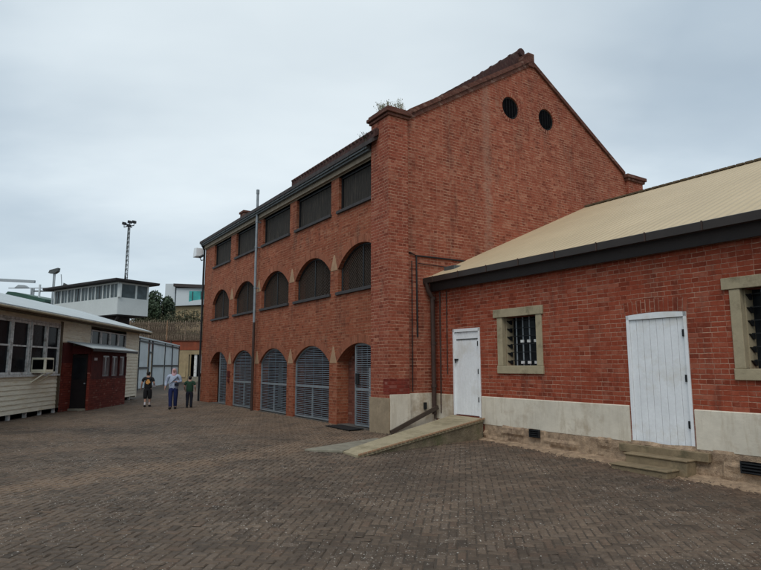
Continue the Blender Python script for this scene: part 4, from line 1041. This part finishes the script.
# ------------------------------------------------------------------ watchtower
K = Vector((-17.17, 38.0, 0)); RT = R(-34)
tw = thing('watchtower', 'white guard post with a band of windows and dark flat roof behind the hut', 'tower', K, RT)
TL, TD = 8.1, 2.25
m = MB(); m.box(-TL, 0, 0, .15, 5.0, 6.12); m.box(-.15, 0, .15, TD, 5.0, 6.12); m.box(-TL, -.15, TD - .15, TD, 5.0, 6.12); m.box(-TL, -TL + .15, .15, TD - .15, 5.0, 6.12); m.build('lower_wall', 'tower_white', tw)
m = MB(); m.box(-TL + .05, -.05, .05, TD - .05, 4.93, 5.0); m.build('floor_deck', 'brown_fascia', tw)
m = MB(); m.box(-TL + 1.5, -1.6, .6, TD - .3, -.2, 4.93); m.bar((-1.6, .5, 4.0), (-.3, .3, 4.9), .12, .12); m.build('base_wall', 'roof_dark', tw)
# cabin windows
m = MB(); zt = 7.02
for k in range(10): x = -TL + .0 + k * (TL - .12) / 9; m.box(x, x + (.30 if k == 9 else .12), -.0, .12, 6.122, zt)
for y in (.13, 1.25, TD - .12): m.box(-.12, 0, y, y + .12, 6.122, zt)
m.box(-TL, 0, -.02, .10, zt, zt + .1); m.box(-.1, .02, .1, TD, zt, zt + .1); m.box(-TL, -.01, TD - .12, TD, 6.122, zt + .1)
m.build('cabin_frame', 'tower_white', tw)
for k in range(9):
    x = -TL + .12 + k * (TL - .12) / 9; w = (TL - .12) / 9 - .12; m = MB(); m.box(x, x + w - .02, .05, .06, 6.122, zt); g = m.build('window_pane', 'tower_glass', tw)
    m = MB(); m.box(x + w * .45, x + w * .52, .03, .05, 6.122, zt)
    if k % 2: m.box(x + w * .6, x + w * .95, .12, .13, 6.3, 6.9)
    m.build('mullion', 'tower_white' if k % 3 else 'roof_dark', g)
for (a, b) in ((.25, 1.25), (1.37, TD - .12)):
    m = MB(); m.box(-.06, -.05, a, b, 6.122, zt); m.build('window_pane', 'tower_glass', tw)
m = MB(); m.box(-TL - .75, .42, -.45, TD + .5, 7.13, 7.17); m.box(-TL - .78, .45, -.48, TD + .53, 7.172, 7.30); m.build('roof', 'brown_fascia', tw)
m = MB(); m.tube([(-.9, 1.0, 7.3), (-.9, 1.0, 7.75)], .02, 5); m.tube([(-1.2, 1.0, 7.5), (-.6, 1.0, 7.6)], .015, 5); m.build('aerial', 'dark_iron', tw)

# ------------------------------------------------------------------ far masts, trees, buildings
mast = thing('lattice_mast', 'tall lattice light mast with four floodlights on top', 'mast', (-24.2, 55, 0), 0)
m = MB(); HM = 14.9
for a in range(3):
    t = a * 2.094; m.tube([(.22 * math.cos(t), .22 * math.sin(t), 0), (.10 * math.cos(t), .10 * math.sin(t), HM)], .035, 5)
n = 34
for k in range(n):
    for a in range(3):
        t = a * 2.094; t2 = t + 2.094; r0 = .22 - .12 * k / n; r1 = .22 - .12 * (k + 1) / n
        m.tube([(r0 * math.cos(t), r0 * math.sin(t), HM * k / n), (r1 * math.cos(t2), r1 * math.sin(t2), HM * (k + 1) / n)], .018, 4)
m.build('pole', 'grey_gutter', mast)
m = MB(); m.bar((-.48, 0, 14.9), (.48, 0, 15.05), .07, .07); m.bar((0, -.6, 15), (0, .6, 15), .08, .08); m.build('cross_arm', 'dark_iron', mast)
for (x, y, z) in ((-.48, 0, 15.25), (.46, 0, 15.4), (.22, -.4, 15.3), (-.2, .4, 15.15)):
    m = MB(); m.prism([(x - .17, z - .10), (x + .15, z - .16), (x + .18, z + .08), (x - .13, z + .14)], y - .14, y + .14, 'y'); m.tube([(x, y, z - .4), (x, y, z)], .03, 5); m.build('floodlight', 'dark_iron', mast)
sp = thing('floodlight_pole', 'short pole with a pair of floodlights above the left end of the watchtower roof', 'pole', (-28.25, 50, 0), 0)
m = MB(); m.tube([(0, 0, 0), (0, 0, 9.6)], .07, 6); m.tube([(.15, 0, 0), (.12, 0, 9.6)], .04, 6); m.build('pole', 'crane_grey', sp)
m = MB(); m.prism([(-.40, 9.60), (-.3, 9.85), (.42, 10.05), (.38, 9.75), (.1, 9.55)], -.2, .2, 'y'); m.build('floodlight', 'grey_gutter', sp)
sp2 = thing('camera_pole', 'thin leaning pole with a small camera beside the floodlight pole', 'pole', (-27.3, 50, 0), 0)
m = MB(); m.tube([(.1, 0, 0), (0, 0, 7.0), (-.32, 0, 9.5)], .035, 5); m.build('pole', 'crane_grey', sp2)
m = MB(); m.prism([(-.1, 8.2), (.6, 8.15), (.5, 8.5), (0, 8.75)], -.12, .12, 'y'); m.build('camera', 'grey_gutter', sp2)
# tower crane and its jib, hazy and far
cr = thing('tower_crane', 'thin distant grey crane with a long horizontal jib at the far left', 'crane', (-90, 150, 0), 0, 'cranes beyond the yard')
m = MB(); m.box(-6.2, 5, -.1, .1, 21.5, 21.7); m.prism([(-4.5, 21.6), (-3.5, 22.4), (-1.8, 22.3), (-.8, 21.6)], -.5, .5, 'y'); m.box(-.4, -.1, -.15, .15, 19.5, 21.5); m.build('jib', 'crane_grey', cr)
m = MB(); m.tube([(.3, 0, 0), (.3, 0, 21.5)], .3, 5); m.build('mast', 'crane_grey', cr)
cr = thing('tower_crane', 'faint far crane boom ending high at the left edge of the view', 'crane', (-112, 155, 0), 0, 'cranes beyond the yard')
m = MB(); m.bar((-4, 0, 25.2), (19.5, 0, 24.0), .6, .7); m.tube([(0, 0, 0), (0, 0, 25)], .4, 5); m.build('boom', 'crane_grey', cr)
pp = thing('utility_pole', 'pale utility pole standing between green roof and watchtower', 'pole', (-35.25, 60, 0), 0)
m = MB(); m.tube([(0, 0, 0), (0, 0, 10.0)], .12, 6); m.build('pole', 'modern_white', pp)
m = MB(); m.box(-.6, 1.6, -.06, .06, 9.25, 9.38); m.build('cross_arm', 'grey_gutter', pp)
gr = thing('green_roofed_shed', 'long shed with dark green barrel roof beyond the hut', 'building', (-36.7, 60, 0), R(-6))
m = MB(); m.box(-2.2, 2.0, 0, 8, 0, 8.2); m.build('wall', 'pale_metal', gr)
m = MB(); m.prism([(-2.3, 8.9), (-1.9, 9.30), (-1.0, 9.22), (2.3, 8.45), (2.3, 8.15), (-2.0, 8.65)], -.1, 8.1, 'y'); m.build('roof', 'green_roof', gr)

def crown(m, c, r, n, ls, clumps=24):
    cs = []
    for _ in range(clumps):
        d = Vector((random.gauss(0, 1), random.gauss(0, 1), random.gauss(0, 1))).normalized(); q = ru(.35, .85)
        cs.append((Vector((c[0] + d.x * r[0] * q, c[1] + d.y * r[1] * q, c[2] + d.z * r[2] * q)), ru(.28, .45)))
    for _ in range(n):
        cc, s = random.choice(cs); d = Vector((random.gauss(0, 1), random.gauss(0, 1), random.gauss(0, 1))).normalized() * (rnd() ** .4)
        p = cc + Vector((d.x * r[0] * s, d.y * r[1] * s, d.z * r[2] * s)); a = Vector((random.gauss(0, 1), random.gauss(0, 1), random.gauss(0, 1))).normalized(); b = a.cross(Vector((ru(-1, 1), ru(-1, 1), ru(-1, 1)))).normalized(); L = ls * ru(.6, 1.4)
        m.face([p - a * L, p + b * L * .45, p + a * L, p - b * L * .45])
def tree(loc, h0, c, r, n, label, mat='leaf_dark', ls=.16, name='tree'):
    t = thing(name, label, 'tree', loc, 0, 'trees beyond the wall')
    m = MB(); m.tube([(0, 0, -.2), (.1, 0, h0 * .5), (0, .1, h0)], .22, 8, .10)
    for k in range(6):
        a = k * 1.05; m.tube([(0, 0, h0 * .7), (math.cos(a) * r[0] * .4, math.sin(a) * r[1] * .4, c[2]), (math.cos(a) * r[0] * .65, math.sin(a) * r[1] * .65, c[2] + r[2] * .4)], .09, 5, .02)
    m.build('trunk', 'bark', t); m = MB(); crown(m, c, r, n, ls); m.build('crown', mat, t, fix=False); return t
tree((-24.9, 66, 0), 6.0, (0, 0, 7.3), (2.1, 2.2, 2.9), 17000, 'dense dark green round tree immediately right of the watchtower')
tree((-27.5, 65, 0), 3.0, (0, 0, 4.6), (2.4, 1.6, 2.2), 6000, 'low dark bushy tree behind the wire fence below the watchtower')
tree((-33.0, 61, 0), 6.0, (0, 0, 7.7), (1.0, 1.0, .9), 1500, 'small dark treetop left of the watchtower behind the hut roof', ls=.12)
def bush(loc, r, n, label):
    o = MB(); crown(o, (0, 0, r[2]), r, n, .12, 20); b = o.build('bush', 'leaf_olive', None, fix=False); b.location = loc; return tag(b, label, 'bush')
bush((-23.5, 64.5, 3.4), (6.0, 1.0, 2.1), 16000, 'dry olive undergrowth seen through the wire mesh fence')
tn = thing('tan_building', 'low tan rendered building with pale metal roof behind the far wall', 'building', (-26.2, 75, 0), 0)
m = MB(); m.box(-.3, 12, 0, 8, -.2, 9.25); m.build('wall', 'tan_wall', tn)
m = MB(); m.prism([(-.5, 9.25), (12.5, 9.8), (12.5, 10.6), (6, 10.45), (2.2, 9.95)], -.5, 8.3, 'y'); m.build('roof', 'modern_white', tn)
md = thing('modern_building', 'white modern building with dark flat roof and teal glass beside the brick facade', 'building', (-38.7, 110, 0), 0)
m = MB(); m.box(0, 16, 0, 10, 0, 16.3); m.build('wall', 'modern_white', md)
m = MB(); m.prism([(-.4, 16.55), (16, 15.7), (16, 16.4), (-.4, 17.1)], -.6, 10.4, 'y'); m.build('roof', 'roof_dark', md)
m = MB(); m.box(2.5, 15, -.12, -.02, 11.5, 15.7); gl = m.build('glass_front', 'teal_glass', md)
m = MB()
for k in range(8): m.box(3.1 + k * 1.6, 3.25 + k * 1.6, -.2, -.121, 11.5, 15.6)
m.box(3.1, 15, -.2, -.122, 13.4, 13.55); m.build('mullions', 'gate_frame', gl)
m = MB(); m.box(-2.3, -.42, .5, 6, 0, 17.2); m.build('side_block', 'modern_white', md)

# ------------------------------------------------------------------ sky and light
W = bpy.data.worlds.new('World'); S.world = W; W.use_nodes = True; nt = W.node_tree; nt.nodes.clear()
out = nt.nodes.new('ShaderNodeOutputWorld'); bg = nt.nodes.new('ShaderNodeBackground'); nt.links.new(bg.outputs[0], out.inputs[0])
SUN_EL, SUN_AZ = R(52), R(192)
sky = nt.nodes.new('ShaderNodeTexSky'); sky.sky_type = 'NISHITA'; sky.sun_disc = False; sky.sun_elevation = SUN_EL; sky.sun_rotation = SUN_AZ
tc = nt.nodes.new('ShaderNodeTexCoord'); gen = tc.outputs['Generated']
sx = nd(nt, 'ShaderNodeSeparateXYZ'); nt.links.new(gen, sx.inputs[0]); zc = mathn(nt, 'ADD', mathn(nt, 'MAXIMUM', sx.outputs[2], 0.0), .22)
px = mathn(nt, 'DIVIDE', sx.outputs[0], zc); py = mathn(nt, 'DIVIDE', sx.outputs[1], zc)
cv = nd(nt, 'ShaderNodeCombineXYZ'); sv(nt, cv.inputs[0], px); sv(nt, cv.inputs[1], py)
mp = nd(nt, 'ShaderNodeMapping'); nt.links.new(cv.outputs[0], mp.inputs[0]); mp.inputs['Scale'].default_value = (.55, .9, 1); mp.inputs['Rotation'].default_value = (0, 0, R(-20)); mp.inputs['Location'].default_value = (3.1, 1.3, 0)
n1 = noisen(nt, mp.outputs[0], 1.1, 5, .5); n2 = noisen(nt, mp.outputs[0], 3.2, 6, .55)
cl = mix(nt, ramp(nt, n1, .36, .64), (3.95, 4.75, 5.45), (6.2, 7.05, 7.6))
cl = mix(nt, ramp(nt, n2, .38, .68, 0, .45), cl, (3.9, 4.8, 5.6))
# the cloud is thinnest high up ahead: brighter there
dt = nd(nt, 'ShaderNodeVectorMath', operation='DOT_PRODUCT'); nt.links.new(gen, dt.inputs[0]); dt.inputs[1].default_value = Vector((-.06, .82, .57)).normalized()
cl = mix(nt, ramp(nt, mathn(nt, 'ADD', dt.outputs['Value'], mathn(nt, 'MULTIPLY', mathn(nt, 'SUBTRACT', n1, .5), .18)), .86, 1.02, 0, .9), cl, (8.3, 9.0, 9.2))
cl = mix(nt, ramp(nt, sx.outputs[2], .0, .26, .75, 0), cl, (5.6, 6.5, 7.1))
c = mix(nt, .88, sky.outputs[0], cl); nt.links.new(c, bg.inputs[0]); bg.inputs[1].default_value = .1
sun = bpy.data.lights.new('sun', 'SUN'); sun.energy = 1.2; sun.angle = R(40); sun.color = (1, .96, .9)
so = bpy.data.objects.new('sun', sun); COL.objects.link(so)
d = Vector((math.sin(SUN_AZ) * math.cos(SUN_EL), math.cos(SUN_AZ) * math.cos(SUN_EL), math.sin(SUN_EL)))
so.rotation_euler = d.to_track_quat('Z', 'Y').to_euler()

cam = bpy.data.cameras.new('camera'); cam.sensor_width = 36; cam.lens = 585 / 761 * 36; cam.clip_end = 2000; cam.clip_start = .05
co = bpy.data.objects.new('camera', cam); COL.objects.link(co); co.location = (0, 0, 1.65); co.rotation_euler = (R(90 + 7.883), 0, 0); S.camera = co
S.view_settings.view_transform = 'Standard'; S.view_settings.look = 'None'; S.view_settings.gamma = 1; S.view_settings.exposure = .24; S.view_settings.use_curve_mapping = False
